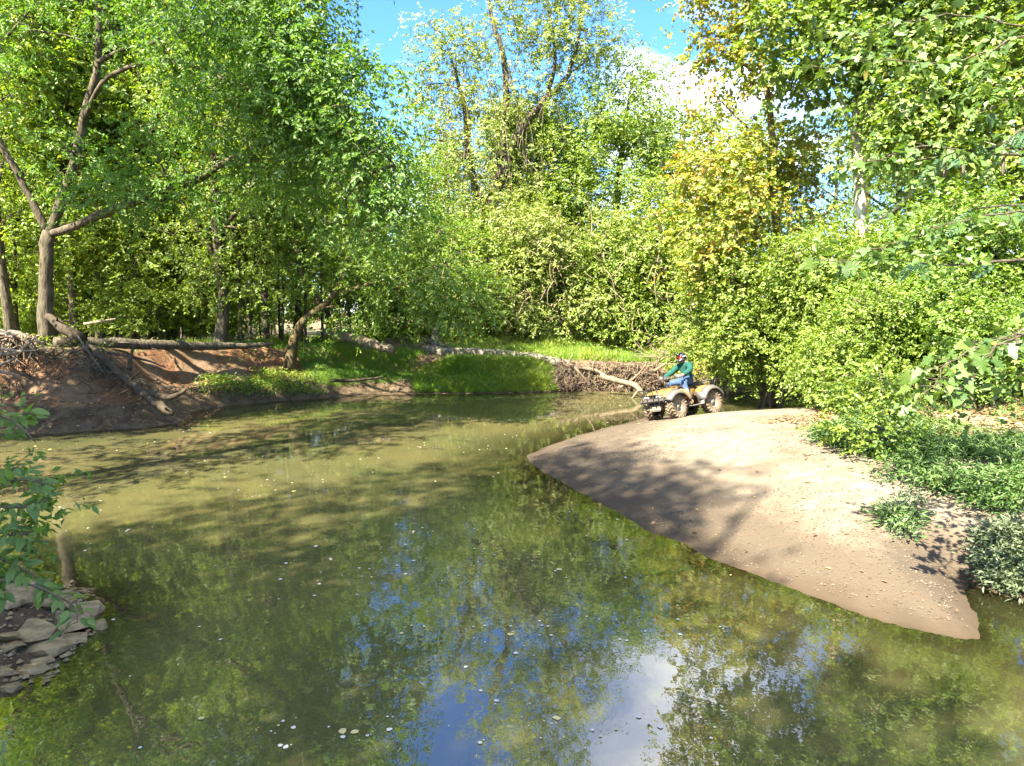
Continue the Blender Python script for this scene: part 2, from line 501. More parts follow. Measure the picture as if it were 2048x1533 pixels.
is_sand = (csa > .45) & (cxy[:, 0] < 13) & (fz < .95)
is_bank = ~is_sand & (csd < cw * 1.0)
for nm, msk, mt in (('sand_bar', is_sand, 'sand'), ('river_bank', is_bank, 'bank'), ('forest_floor', ~is_sand & ~is_bank, 'floor')):
    q = Q[msk]
    u, inv = np.unique(q, return_inverse=True)
    me = np_mesh(nm, TV[u], inv.ravel(), np.full(len(q), 4))
    tag(link(nm, me, M[mt]), kind='structure')

# ------------------------------------------------------------------ water
wx = axis([(-40, -16, 12), (-16, 12, 130), (12, 62, 25)]); wy = axis([(-16, 3, 12), (3, 30, 130), (30, 34, 4)])
WX, WY = np.meshgrid(wx, wy, indexing='ij')
WZ = height(WX.ravel(), WY.ravel())
wv = np.stack([WX.ravel(), WY.ravel(), np.zeros(WX.size)], 1)
a, b = np.meshgrid(np.arange(len(wx) - 1), np.arange(len(wy) - 1), indexing='ij'); nn = len(wy)
WQ = np.stack([a * nn + b, (a + 1) * nn + b, (a + 1) * nn + b + 1, a * nn + b + 1], -1).reshape(-1, 4)
keep = (WZ[WQ].min(1) < .05)
WQ = WQ[keep]
u, inv = np.unique(WQ, return_inverse=True)
m, n, o, l = newmat('murky_creek_water')
at = n.nodes.new('ShaderNodeAttribute'); at.attribute_name = 'v'
g = n.nodes.new('ShaderNodeNewGeometry')
no = n.nodes.new('ShaderNodeTexNoise'); no.inputs['Scale'].default_value = .35; no.inputs['Detail'].default_value = 3
l(g.outputs['Position'], no.inputs['Vector'])
r = ramp(n, [(.3, (.056, .061, .026)), (.7, (.096, .085, .036))]); l(no.outputs[0], r.inputs[0])
df = n.nodes.new('ShaderNodeBsdfDiffuse'); l(r.outputs[0], df.inputs[0])
tr = n.nodes.new('ShaderNodeBsdfTransparent'); tr.inputs[0].default_value = (.80, .66, .40, 1)
mr = n.nodes.new('ShaderNodeMapRange'); mr.inputs[1].default_value = 0.0; mr.inputs[2].default_value = .34; mr.inputs[3].default_value = .12
l(at.outputs['Fac'], mr.inputs[0])
s1 = n.nodes.new('ShaderNodeMixShader'); l(mr.outputs[0], s1.inputs[0]); l(tr.outputs[0], s1.inputs[1]); l(df.outputs[0], s1.inputs[2])
gl = n.nodes.new('ShaderNodeBsdfGlossy'); gl.inputs['Roughness'].default_value = .015
mpw = n.nodes.new('ShaderNodeMapping'); mpw.inputs['Scale'].default_value = (1, .7, 1); l(g.outputs['Position'], mpw.inputs[0])
n1 = n.nodes.new('ShaderNodeTexNoise'); n1.inputs['Scale'].default_value = 4.5; n1.inputs['Detail'].default_value = 3; l(mpw.outputs[0], n1.inputs['Vector'])
bp = n.nodes.new('ShaderNodeBump'); bp.inputs['Strength'].default_value = .12; bp.inputs['Distance'].default_value = .014
l(n1.outputs[0], bp.inputs['Height']); l(bp.outputs[0], gl.inputs['Normal'])
fr = n.nodes.new('ShaderNodeFresnel'); fr.inputs['IOR'].default_value = 2.8; l(bp.outputs[0], fr.inputs['Normal'])
s2 = n.nodes.new('ShaderNodeMixShader'); l(fr.outputs[0], s2.inputs[0]); l(s1.outputs[0], s2.inputs[1]); l(gl.outputs[0], s2.inputs[2])
l(s2.outputs[0], o.inputs[0])
wme = np_mesh('water', wv[u], inv.ravel(), np.full(len(WQ), 4), val=np.maximum(-WZ[u], 0))
tag(link('water', wme, m), kind='structure')

# ------------------------------------------------------------------ foliage
def leaf_quads(name, P, A, N, Ln, Wd, V, mat, parent=None, fold=.12):
    """diamond leaves, one folded quad each"""
    A = nrm(A); B = nrm(np.cross(N, A)); N = np.cross(A, B)
    Ln = Ln[:, None]; Wd = Wd[:, None]
    v = np.stack([P, P + A * Ln * .42 + B * Wd * .5 + N * Wd * fold, P + A * Ln - N * Ln * .10, P + A * Ln * .42 - B * Wd * .5 + N * Wd * fold], 1).reshape(-1, 3)
    n = len(P)
    me = np_mesh(name, v, np.arange(4 * n), np.full(n, 4), val=np.repeat(V, 4), smooth=False)
    return link(name, me, mat, parent)

class Crown:
    """leaf sprays spread through the volume of lobes; also grows the branches that carry them"""
    def __init__(self, skeleton):
        self.nodes = [np.asarray(s, float) for s in skeleton]
        self.tb = TB()
        self.d = []
    def lobe(self, c, r, n, leaf=.10, per=9, k=11, spread=.36, fill=.45, droop=.3, up=.55, branch=True, hue=0.0, wr=.55, brad=.016):
        c = np.asarray(c, float); r = np.broadcast_to(np.asarray(r, float), (3,)).copy()
        u = nrm(rng.normal(size=(n, 3)))
        ph = rng.random(4) * 6.28
        wob = 1 + .16 * np.sin(u[:, 0] * 3.1 + ph[0]) + .14 * np.sin(u[:, 1] * 4.3 + ph[1]) + .14 * np.sin(u[:, 2] * 3.7 + ph[2])
        rad = (fill + (1 - fill) * rng.random(n) ** .6) * wob
        cc = c + u * r * rad[:, None]
        if branch:
            base = np.array(self.nodes)
            pen = np.linalg.norm(base - c, axis=1) + np.maximum(base[:, 2] - c[2], 0) * .8
            s = base[np.argmin(pen)]
            mid = s * .5 + c * .5 + np.array((0, 0, .12 * np.linalg.norm(c - s))) + rng.normal(size=3) * .1
            path = smooth_path([s, mid, c], 3)
            br = min(.075, .018 + .02 * r.mean())
            self.tb.tube(path, np.linspace(br, br * .5, len(path)), 5)
            loc = list(path)
            for q in cc[np.argsort(np.linalg.norm(cc - c, axis=1))]:
                arr = np.array(loc)
                s = arr[np.argmin(np.linalg.norm(arr - q, axis=1))]
                if np.linalg.norm(q - s) > 1e-3:
                    mm = (s + q) / 2 + rng.normal(size=3) * .06
                    self.tb.tube([s, mm, q], [brad, brad * .8, brad * .45], 3, cap=False)
                loc += [mm, q]
        # twigs
        cv = rng.random(n)
        T = n * per
        tp = np.repeat(cc, per, 0) + rng.normal(size=(T, 3)) * spread * np.array((1, 1, .62))
        outw = nrm(tp - c)
        td = nrm(outw * .7 + rng.normal(size=(T, 3)) * .55 + np.array((0, 0, -droop)))
        tl = spread * (.8 + .6 * rng.random(T))
        tt = np.tile((np.arange(k) + .5) / k, T)
        side = np.tile(np.where(np.arange(k) % 2 == 0, 1.0, -1.0), T)[:, None]
        tdk = np.repeat(td, k, 0); tpk = np.repeat(tp, k, 0); tlk = np.repeat(tl, k)[:, None]; ow = np.repeat(outw, k, 0)
        sv_ = nrm(np.cross(tdk, np.array((0, 0, 1.0)) + .001))
        P = tpk + tdk * tt[:, None] * tlk + rng.normal(size=tpk.shape) * .02
        A = tdk * .55 + sv_ * side * .8 + rng.normal(size=tpk.shape) * .35 + np.array((0, 0, -droop * .8))
        N = np.array((0, 0, up)) + ow * .35 + rng.normal(size=tpk.shape) * .45
        ln = leaf * (.65 + .7 * rng.random(len(P)))
        V = np.clip(.42 + .30 * (np.repeat(cv, per * k) - .5) + .45 * (rng.random(len(P)) - .5) + hue + (rng.random(len(P)) < .03) * .4, 0, 1)
        self.d.append((P, A, N, ln, ln * wr, V))
        return self
    def leaves(self, name, mat, parent):
        cat = [np.concatenate(q) for q in zip(*self.d)]
        self.count = len(cat[0])
        return leaf_quads(name, *cat, mat, parent)

NLEAF = [0]
def tree(name, label, cat, base, limbs, lobes, leafmat, bark, leaf=.10, group=None, sides=8, vines=None, **kw):
    """limbs: list of (points, radii); lobes: list of (centre, radius, clusters[, overrides])"""
    root = empty(name, base)
    b = np.asarray(base, float)
    tb = TB()
    nodes = []
    for pts, rad in limbs:
        path = smooth_path(np.asarray(pts, float) - b, 4)
        path[1:-1] += rng.normal(size=(len(path) - 2, 3)) * np.mean(rad) * .10
        tb.tube(path, np.interp(np.linspace(0, 1, len(path)), np.linspace(0, 1, len(rad)), rad), sides, rough=.16)
        nodes += list(path)
    cr_ = Crown(nodes)
    cr_.tb = tb
    for lb in lobes:
        o_ = dict(leaf=leaf, **kw)
        if len(lb) > 3: o_.update(lb[3])
        cr_.lobe(np.asarray(lb[0], float) - b, lb[1], int(lb[2]), **o_)
    tb.build('trunk', M[bark], root)
    cr_.leaves('crown', M[leafmat], root)
    NLEAF[0] += cr_.count
    if vines:
        vines(root, b)
    tag(root, label, cat, group)
    return root

def copy_tree(o, loc, rz=0, sc=1.0, parent=None):
    c = o.copy(); COL.objects.link(c)
    if parent is None:
        c.location = loc; c.rotation_euler = (0, 0, rz); c.scale = (sc, sc, sc)
    else:
        c.parent = parent
    for ch in list(o.children):
        copy_tree(ch, None, parent=c)
    return c

def LP(px, py, d, rpx, n, ry=1.0, depth=1.0, **kw):
    """a lobe given by where the photo shows it"""
    r = rpx * d / F
    return (W(px, py, d), (r, r * depth, r * ry), n, kw) if kw else (W(px, py, d), (r, r * depth, r * ry), n)

# --- the big leaning maple on the cut bank, its dark crown hanging over the water
b0 = hit(92, 668)
bd = 20.6
b0 = np.array((W(90, 660, bd)[0], bd, height(W(90, 660, bd)[0], bd)[0] - .15))
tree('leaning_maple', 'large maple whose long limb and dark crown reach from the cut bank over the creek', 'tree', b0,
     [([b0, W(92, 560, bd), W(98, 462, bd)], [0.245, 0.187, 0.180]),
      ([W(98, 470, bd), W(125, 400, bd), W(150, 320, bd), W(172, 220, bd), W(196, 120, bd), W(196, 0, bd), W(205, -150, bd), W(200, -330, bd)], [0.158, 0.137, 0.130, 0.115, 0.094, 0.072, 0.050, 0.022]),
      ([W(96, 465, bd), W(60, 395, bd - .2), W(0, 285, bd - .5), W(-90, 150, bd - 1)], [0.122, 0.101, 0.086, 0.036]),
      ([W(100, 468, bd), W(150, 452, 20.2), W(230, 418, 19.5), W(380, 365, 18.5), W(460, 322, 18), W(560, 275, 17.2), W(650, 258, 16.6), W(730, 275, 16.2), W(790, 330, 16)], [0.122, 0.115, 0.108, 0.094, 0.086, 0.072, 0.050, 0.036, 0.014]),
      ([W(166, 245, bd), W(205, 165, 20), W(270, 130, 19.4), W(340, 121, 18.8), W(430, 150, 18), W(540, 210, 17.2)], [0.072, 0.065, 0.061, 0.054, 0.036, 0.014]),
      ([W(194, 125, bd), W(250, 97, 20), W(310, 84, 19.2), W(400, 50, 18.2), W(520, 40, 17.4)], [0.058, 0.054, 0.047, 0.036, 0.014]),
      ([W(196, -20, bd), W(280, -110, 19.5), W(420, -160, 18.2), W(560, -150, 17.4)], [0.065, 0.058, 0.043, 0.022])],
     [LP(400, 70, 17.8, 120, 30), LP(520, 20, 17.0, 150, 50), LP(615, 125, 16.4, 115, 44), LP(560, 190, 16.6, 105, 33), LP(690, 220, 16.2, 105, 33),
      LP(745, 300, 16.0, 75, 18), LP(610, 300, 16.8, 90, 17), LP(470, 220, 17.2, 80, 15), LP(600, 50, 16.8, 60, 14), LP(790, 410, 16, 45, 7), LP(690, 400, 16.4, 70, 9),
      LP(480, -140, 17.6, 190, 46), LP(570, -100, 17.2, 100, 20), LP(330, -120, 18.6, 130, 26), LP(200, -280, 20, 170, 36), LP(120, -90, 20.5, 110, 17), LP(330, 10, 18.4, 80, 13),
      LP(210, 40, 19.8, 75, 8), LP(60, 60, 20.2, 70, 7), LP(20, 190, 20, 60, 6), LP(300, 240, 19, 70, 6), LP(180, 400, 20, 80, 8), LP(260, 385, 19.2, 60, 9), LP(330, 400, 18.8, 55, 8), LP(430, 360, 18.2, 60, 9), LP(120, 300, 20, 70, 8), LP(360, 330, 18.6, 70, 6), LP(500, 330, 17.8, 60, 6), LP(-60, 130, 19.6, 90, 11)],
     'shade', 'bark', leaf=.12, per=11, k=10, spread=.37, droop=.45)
# --- three overlapping middle-distance trees to the right of it
def ground_base(px, d):
    x = W(px, 660, d)[0]
    return np.array((x, d, height(x, d)[0] - .12))

b1 = ground_base(575, 25.4)
tree('leaning_tree', 'leaning mossy trunked tree at the top of the grassy bank', 'tree', b1,
     [([b1, W(592, 665, 25.4), W(625, 628, 25.4), W(665, 592, 25.6), W(690, 540, 25.8), W(700, 470, 26.1), W(720, 380, 26.4), W(715, 300, 26.6)], [.23, .16, .14, .12, .09, .07, .05, .03]),
      ([W(668, 592, 25.6), W(760, 560, 25.2), W(860, 530, 24.8)], [.09, .06, .02]),
      ([W(640, 610, 25.6), W(600, 540, 25.8), W(585, 440, 26.2), W(560, 360, 26.6)], [.10, .08, .06, .02])],
     [LP(760, 470, 25.6, 110, 48), LP(870, 540, 25.0, 95, 44), LP(700, 360, 26.4, 110, 44), LP(810, 390, 26.0, 90, 36), LP(900, 620, 24.8, 75, 30, ry=.6), LP(800, 590, 25.0, 85, 30, ry=.7), LP(950, 585, 25.2, 55, 20),
      LP(590, 420, 26.4, 90, 28), LP(560, 540, 26.0, 80, 20), LP(650, 500, 25.8, 90, 28), LP(840, 300, 26.6, 80, 26), LP(700, 640, 25.0, 60, 10, ry=.6), LP(610, 330, 26.6, 80, 20)],
     'maple', 'bark_moss', leaf=.12, per=9, k=11, spread=.38)

b2 = ground_base(440, 25.2)
tree('bank_tree', 'straight trunked tree with flared roots behind the long fallen log', 'tree', b2,
     [([b2, b2 + (0, 0, .5), W(448, 600, 25.2), W(436, 520, 25.3), W(432, 420, 25.4), W(425, 300, 25.6), W(440, 180, 25.8), W(430, 60, 26.0)], [.36, .23, .20, .17, .14, .11, .08, .03]),
      ([W(434, 520, 25.3), W(390, 450, 25.2), W(350, 380, 25.2)], [.07, .05, .02]),
      ([W(432, 470, 25.3), W(490, 400, 25.2), W(520, 320, 25.4)], [.08, .06, .02])],
     [LP(430, 560, 24.9, 70, 16, ry=.7), LP(350, 470, 25.2, 100, 26), LP(480, 460, 25.0, 95, 28), LP(520, 330, 25.4, 100, 30), LP(380, 330, 25.6, 110, 30), LP(440, 180, 25.8, 120, 30), LP(330, 230, 25.6, 80, 16), LP(520, 590, 25.2, 60, 12, ry=.6)],
     'bright', 'bark', leaf=.115, per=8, k=11, spread=.40)

# --- forest templates
def forest_tree(name, h, lean, lobes, mat, bark, r0=.16, leaf=.14, low=True, **kw):
    top = np.array((lean, lean * .4, h))
    p = [np.array((0, 0, -.3)), np.array((0, 0, .35)), top * .33 + rng.normal(size=3) * .15, top * .66 + rng.normal(size=3) * .25, top]
    limbs = [(p, [r0 * 1.7, r0 * 1.05, r0 * .85, r0 * .6, .03])]
    for i in range(4):
        t = .35 + .13 * i
        a = rng.random() * 6.28
        s = top * t
        limbs.append(([s, s + np.array((math.cos(a), math.sin(a), .8)) * h * .07, s + np.array((math.cos(a) * 2, math.sin(a) * 2, 1.9)) * h * .07], [r0 * .4, r0 * .28, .02]))
    return tree(name, '', 'tree', (0, 0, 0), limbs, lobes, mat, bark, leaf=leaf, **kw)

def cloud(h, n, r, zlo=.35, spreadx=2.2, cl=26):
    out = []
    for i in range(n):
        t = zlo + (1 - zlo) * (i + rng.random()) / n
        a = rng.random() * 6.28
        q = spreadx * (1.1 - .7 * t) * rng.random() ** .5
        rr = r * (.7 + .6 * rng.random()) * (1.15 - .45 * t)
        out.append((np.array((math.cos(a) * q, math.sin(a) * q, h * t)), (rr, rr, rr * .72), cl))
    return out
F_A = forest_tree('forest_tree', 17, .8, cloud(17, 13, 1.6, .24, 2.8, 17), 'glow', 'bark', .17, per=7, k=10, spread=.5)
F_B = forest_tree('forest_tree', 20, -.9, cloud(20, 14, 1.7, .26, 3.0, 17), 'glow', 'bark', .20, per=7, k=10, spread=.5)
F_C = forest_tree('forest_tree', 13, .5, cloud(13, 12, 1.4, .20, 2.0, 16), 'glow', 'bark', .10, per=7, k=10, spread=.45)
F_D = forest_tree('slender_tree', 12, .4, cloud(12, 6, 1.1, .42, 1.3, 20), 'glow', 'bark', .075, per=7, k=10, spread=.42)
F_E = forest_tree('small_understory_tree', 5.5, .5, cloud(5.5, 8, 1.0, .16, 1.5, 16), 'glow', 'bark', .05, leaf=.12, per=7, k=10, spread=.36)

SKYX = [-400, 560, 605, 690, 780, 830, 870, 900, 1000, 1180, 1250, 1330, 1380, 1480, 1600, 1680, 1760, 2600]
SKYY = [-900, -300, 20, 90, 180, 280, 310, 230, 200, 180, 170, 215, 225, 215, 200, 150, -300, -900]
TH = {}
def put(tpl, px, d, rz, sc, label, group, x=None, cat='tree'):
    if x is None:
        # the crowns keep below the skyline the photograph shows
        top = CAM_H + (620 - np.interp(px, SKYX, SKYY)) * d / F
        hh_ = max(v[2] for o_ in tpl.children if o_.name.startswith('crown') for v in o_.bound_box)
        sc = min(sc, max(.35, (top - 2.0) / hh_))
    x = W(px, 660, d)[0] if x is None else x
    loc = (x, d, height(x, d)[0] - .05)
    if not tpl.get('label'):
        c = tpl
        c.location = loc; c.rotation_euler = (0, 0, rz); c.scale = (sc,) * 3
    else:
        c = copy_tree(tpl, loc, rz, sc)
    tag(c, label, cat, group)
    return c
GA = 'forest trees behind the cut bank'
LA = 'green forest tree standing among many behind the cut bank on the left'
# (template, px, depth, scale)
first = [(F_B, 28, 25.5, 1.0, 'thick pale trunked tree at the far left edge of the forest'),
         (F_A, 152, 26.0, .95, 'sunlit tan trunk standing just behind the tilted log on the left bank'),
         (F_A, 20, 23.2, .9, 'dark trunk nearest the left edge of the picture'),
         (F_C, 265, 27.5, 1.0, None), (F_B, 345, 29, .95, None), (F_A, 300, 32, 1.0, None), (F_C, 215, 31, 1.05, None), (F_B, 130, 33, 1.1, None),
         (F_D, 390, 28, 1.0, None), (F_D, 500, 27, 1.05, None), (F_A, 530, 27.5, 1.0, 'dark trunked tree midway between the straight bank tree and the leaning one'),
         (F_D, 610, 29, .95, None), (F_A, 660, 33, .95, None), (F_C, 590, 32, 1.1, None), (F_B, 480, 35, .95, None), (F_A, 400, 37, 1.0, None), (F_A, 60, 38, 1.1, None), (F_B, 250, 40, 1.0, None),
         (F_D, 80, 29, 1.1, None), (F_D, 185, 28.5, .95, None), (F_D, 320, 26.5, .9, None), (F_D, 240, 26, .85, None), (F_D, 440, 31, 1, None), (F_D, 560, 30, .9, None), (F_D, 20, 31, 1, None)] + [(F_C, 110, 26.5, 1.15, None), (F_C, 205, 27.5, 1.2, None), (F_A, 170, 30, 1.0, None), (F_C, 300, 28, 1.1, None)] + [(F_D, 30 + i * 41, 26 + (i * 7 % 11), .9 + .03 * (i % 5), None) for i in range(16)]
for i, (t, px, d, sc, lb) in enumerate(first):
    put(t, px, d, i * 2.4, sc, lb or LA, GA)
for i in range(26):
    t = (F_A, F_B, F_C, F_B, F_D)[i % 5]
    d = 42 + 22 * rng.random()
    put(t, -250 + 2500 * (i + rng.random()) / 26, d, i * 1.7, .85 + .25 * rng.random(), 'far forest tree seen only in glimpses between nearer trees', 'far trees filling the wood')
for i in range(34):
    px = -40 + 760 * (i + rng.random() * .8) / 34
    if 520 < px < 720: px -= 260
    put(F_E, px, 25.5 + 13 * rng.random(), i * 2.1, .45 + .45 * rng.random(), 'small leafy understory tree among the trunks on the left bank', 'understory trees on the left bank')

for i in range(30):
    put(F_E, -150 + 1500 * (i + rng.random()) / 30, 40 + 14 * rng.random(), i * 2.3, 1.1 + .5 * rng.random(), 'leafy thicket deep in the wood, glimpsed between trunks', 'thickets deep in the wood')

# --- centre: tall vine-hung tree, its neighbours and the shrub wall
b3 = ground_base(982, 36)
def hanging(root, b):
    tb = TB()
    for i in range(130):
        px = rng.normal(975, 65); d = 35 + rng.random() * 1.5
        top = W(px, rng.uniform(120, 420), d) - b
        ln = rng.uniform(1.2, 4.5)
        k = rng.normal(size=3) * .3
        pts = [top, top + np.array((k[0], k[1], -ln * .4)), top + np.array((k[0] * 1.6, k[1], -ln * .75)), top + np.array((k[0] * 1.3 + rng.normal() * .2, k[1], -ln))]
        tb.tube(smooth_path(pts, 3), [.022, .02, .012], 3, cap=False)
    for i in range(40):
        px = rng.normal(1150, 90); d = 35 + rng.random()
        top = W(px, rng.uniform(420, 560), d) - b
        k = rng.normal(size=3) * .4
        tb.tube(smooth_path([top, top + (k[0], k[1], -.8), top + (k[0] * 2, k[1], -1.8)], 3), [.03, .02, .012], 3, cap=False)
    tag(tb.build('hanging_vines', M['vine'], root), kind='stuff')
D3 = 36
tree('vine_hung_tree', 'tall sparse tree with forked pale trunk and hanging vines in the middle', 'tree', b3,
     [([b3, W(980, 560, D3), W(976, 450, D3), W(1002, 345, D3), W(1044, 255, D3), W(1090, 200, D3), W(1135, 150, D3), W(1160, 60, D3), W(1170, -60, D3)], [.42, .36, .34, .30, .24, .17, .12, .09, .03]),
      ([W(1000, 350, D3), W(1012, 230, D3), W(1008, 120, D3), W(985, 40, D3), W(965, -100, D3)], [.24, .2, .15, .1, .03]),
      ([W(976, 450, D3), W(940, 330, D3 + .5), W(932, 230, D3 + .5), W(915, 160, D3 + .5), W(890, 80, D3 + .5)], [.22, .2, .17, .1, .03]),
      ([W(938, 320, D3), W(890, 285, D3), W(850, 275, D3)], [.1, .07, .03]),
      ([W(1090, 205, D3), W(1110, 120, D3), W(1095, 0, D3), W(1090, -120, D3)], [.12, .09, .06, .02]),
      ([W(1135, 150, D3), W(1190, 110, D3), W(1230, 95, D3)], [.06, .04, .02])],
     [LP(905, 170, D3 + .5, 75, 38), LP(850, 170, D3, 40, 13), LP(870, 60, D3, 45, 11), LP(935, 90, D3, 45, 13), LP(1000, 60, D3, 60, 25), LP(1095, 40, D3, 70, 38), LP(1170, 60, D3, 75, 41), LP(1220, 90, D3, 35, 11), LP(1120, 130, D3, 60, 23),
      LP(960, 230, D3, 60, 20), LP(1040, 170, D3, 55, 18), LP(1010, -60, D3, 80, 32), LP(1120, -80, D3, 85, 38), LP(1040, -190, D3, 70, 27), LP(1150, -180, D3, 50, 16), LP(885, 250, D3, 45, 11), LP(950, 320, D3 - .5, 75, 27), LP(1060, 330, D3 - .3, 50, 16), LP(930, 400, D3 - .5, 70, 25), LP(1000, 420, D3 - .8, 45, 11)],
     'pale', 'bark', leaf=.165, per=7, k=10, spread=.52, vines=hanging, up=.35)

b4 = ground_base(1225, 37)
tree('round_crowned_tree', 'dense round crowned green tree right of the vine hung tree', 'tree', b4,
     [([b4, W(1225, 520, 37), W(1235, 380, 37), W(1250, 250, 37), W(1262, 160, 37)], [.3, .26, .2, .12, .03])],
     [LP(1250, 215, 36.5, 75, 60), LP(1180, 270, 36, 65, 40), LP(1320, 275, 36, 70, 44), LP(1250, 340, 35.6, 90, 56), LP(1340, 350, 36, 60, 30), LP(1170, 380, 36, 65, 30), LP(1300, 440, 35.5, 80, 40), LP(1280, 150, 37, 40, 16), LP(1380, 270, 37, 55, 24), LP(1400, 400, 37, 60, 24)],
     'bright', 'bark', leaf=.16, per=9, k=10, spread=.50, hue=-.12)

def shrub(px, py0, d, w, h, label, mat, n, group=None, leaf=.14, hue=0.0, **kw):
    b = ground_base(px, d)
    top = W(px, py0, d)
    limbs, lobes = [], []
    for i in range(4):
        a = W(px + w * (i - 1.5) / 2.4, py0 + h * (.15 + .2 * rng.random()), d + rng.normal() * .4)
        limbs.append(([b + rng.normal(size=3) * (.12, .12, 0), (b + a) / 2 + rng.normal(size=3) * .2, a], [.07, .05, .02]))
    for i in range(n):
        qx = px + w * (rng.random() - .5); qy = py0 + h * (.12 + .80 * (i + rng.random()) / n)
        lobes.append(LP(qx, qy, d + rng.normal() * .6, rng.uniform(38, 62) * 34 / d, 24))
    def stems(root, bb):
        tb = TB()
        for i in range(26):
            q = W(px + w * (rng.random() - .5) * .9, py0 + h * rng.uniform(.1, .8), d - 1.2 - rng.random()) - bb
            k_ = np.array((rng.normal() * .5, -.2, rng.normal() * .8 - .4))
            tb.tube(smooth_path([q, q + k_ * .5 + rng.normal(size=3) * .15, q + k_], 3), [.026, .02, .01], 4, cap=False)
        tag(tb.build('bare_stems', M['vine'], root), kind='stuff')
    return tree('tall_shrub', label, 'shrub', b, limbs, lobes, mat, 'vine', leaf=leaf, group=group, per=8, k=10, spread=.44, hue=hue, vines=stems, **kw)
shrub(1070, 400, 33.5, 150, 270, 'pale sunlit shrub thicket at the foot of the vine hung tree', 'pale', 15)
shrub(1165, 440, 33, 150, 230, 'vine tangled shrub left of the round crowned tree', 'pale', 13, hue=.05)
shrub(1275, 470, 32, 150, 210, 'dense bright green shrub at the back of the grassy clearing', 'bright', 14)
shrub(1360, 380, 31.5, 130, 300, 'bright shrub behind the rider and the dead branches', 'bright', 15, hue=.1)
shrub(880, 430, 34, 150, 230, 'shaded shrub behind the grey stump', 'maple', 12)
shrub(960, 470, 33.5, 90, 200, 'shrub directly left of the vine hung trunk', 'bright', 9)
shrub(780, 480, 35, 170, 180, 'shrub behind the leaning mossy tree', 'maple', 10)
for i, (px, d) in enumerate([(1030, 38), (1045, 40), (1090, 37), (1110, 41), (1140, 38.5), (1065, 44), (1000, 42), (1180, 43), (900, 40), (850, 38), (760, 41), (700, 39)]):
    put((F_D, F_A, F_D, F_C)[i % 4], px, d, i * 1.3, .9 + .2 * rng.random(), 'dark trunked tree in the wood behind the clearing', 'trees behind the clearing')

# --- right bank: white sycamore, turning sycamore and the wall of bushes
D5 = 20.5
b5 = ground_base(1722, D5)
tree('white_sycamore', 'tall sycamore with a white trunk above the bushes on the right bank', 'tree', b5,
     [([b5, W(1726, 600, D5), W(1722, 470, D5), W(1718, 340, D5), W(1714, 240, D5), W(1735, 130, D5), W(1750, 0, D5), W(1760, -150, D5), W(1770, -320, D5)], [.26, .2, .18, .165, .15, .12, .10, .07, .03]),
      ([W(1718, 300, D5), W(1692, 225, D5), W(1650, 150, D5), W(1560, 90, D5 - .5)], [.08, .06, .045, .02]),
      ([W(1722, 470, D5), W(1760, 440, 20), W(1820, 390, 19.4), W(1890, 320, 18.5)], [.07, .07, .06, .02]),
      ([W(1716, 250, D5), W(1760, 190, 20.2), W(1850, 110, 19.5)], [.08, .06, .02])],
     [LP(1640, 110, 20, 95, 34), LP(1560, 60, 20, 80, 22), LP(1720, 40, 20, 110, 44), LP(1830, 90, 19.4, 110, 48), LP(1900, 210, 18.6, 105, 46), LP(1820, 240, 19, 85, 34), LP(1960, 80, 18.4, 110, 46), LP(2010, 260, 17.8, 100, 40), LP(1760, -110, 20, 150, 60), LP(1900, -90, 19, 140, 56), LP(1640, -60, 20.4, 110, 34), LP(1790, -280, 20, 150, 50), LP(2040, -40, 18, 120, 40), LP(1950, -260, 19, 150, 44), LP(1640, -230, 20.4, 110, 26)],
     'sycamore', 'bark_white', leaf=.15, per=8, k=9, spread=.36, wr=.8)
D6 = 22.5
b6 = ground_base(1560, D6)
tree('turning_sycamore', 'tree with yellow and orange turning leaves in front of the blue sky', 'tree', b6,
     [([b6, W(1562, 560, D6), W(1550, 420, D6), W(1545, 280, D6), W(1530, 160, D6), W(1500, 40, D6), W(1490, -120, D6), W(1500, -260, D6)], [.18, .15, .13, .11, .09, .07, .05, .02]),
      ([W(1546, 300, D6), W(1500, 260, D6), W(1420, 180, D6)], [.06, .04, .02]),
      ([W(1550, 420, D6), W(1480, 340, D6 - .3), W(1400, 330, D6 - .5)], [.06, .04, .02]),
      ([W(1530, 160, D6), W(1450, 100, D6), W(1400, 50, D6)], [.05, .03, .015])],
     [LP(1430, 80, D6, 55, 16), LP(1500, 60, D6, 65, 22), LP(1470, 150, D6, 50, 12), LP(1420, 210, D6, 45, 9), LP(1400, 20, D6, 40, 9), LP(1480, -50, D6, 85, 30), LP(1560, -20, D6, 70, 22), LP(1500, -190, D6, 90, 26), LP(1420, -130, D6, 60, 14), LP(1580, 130, D6, 50, 12),
      LP(1450, 340, D6 - .5, 75, 30), LP(1530, 300, D6, 75, 30), LP(1600, 320, D6, 70, 26), LP(1390, 350, D6, 45, 14), LP(1480, 430, D6 - .6, 85, 36), LP(1400, 450, D6 - .4, 60, 22), LP(1570, 420, D6 - .4, 80, 32), LP(1420, 530, D6 - .5, 60, 22)],
     'autumn', 'vine', leaf=.13, per=7, k=9, spread=.34, wr=.8, hue=.14)

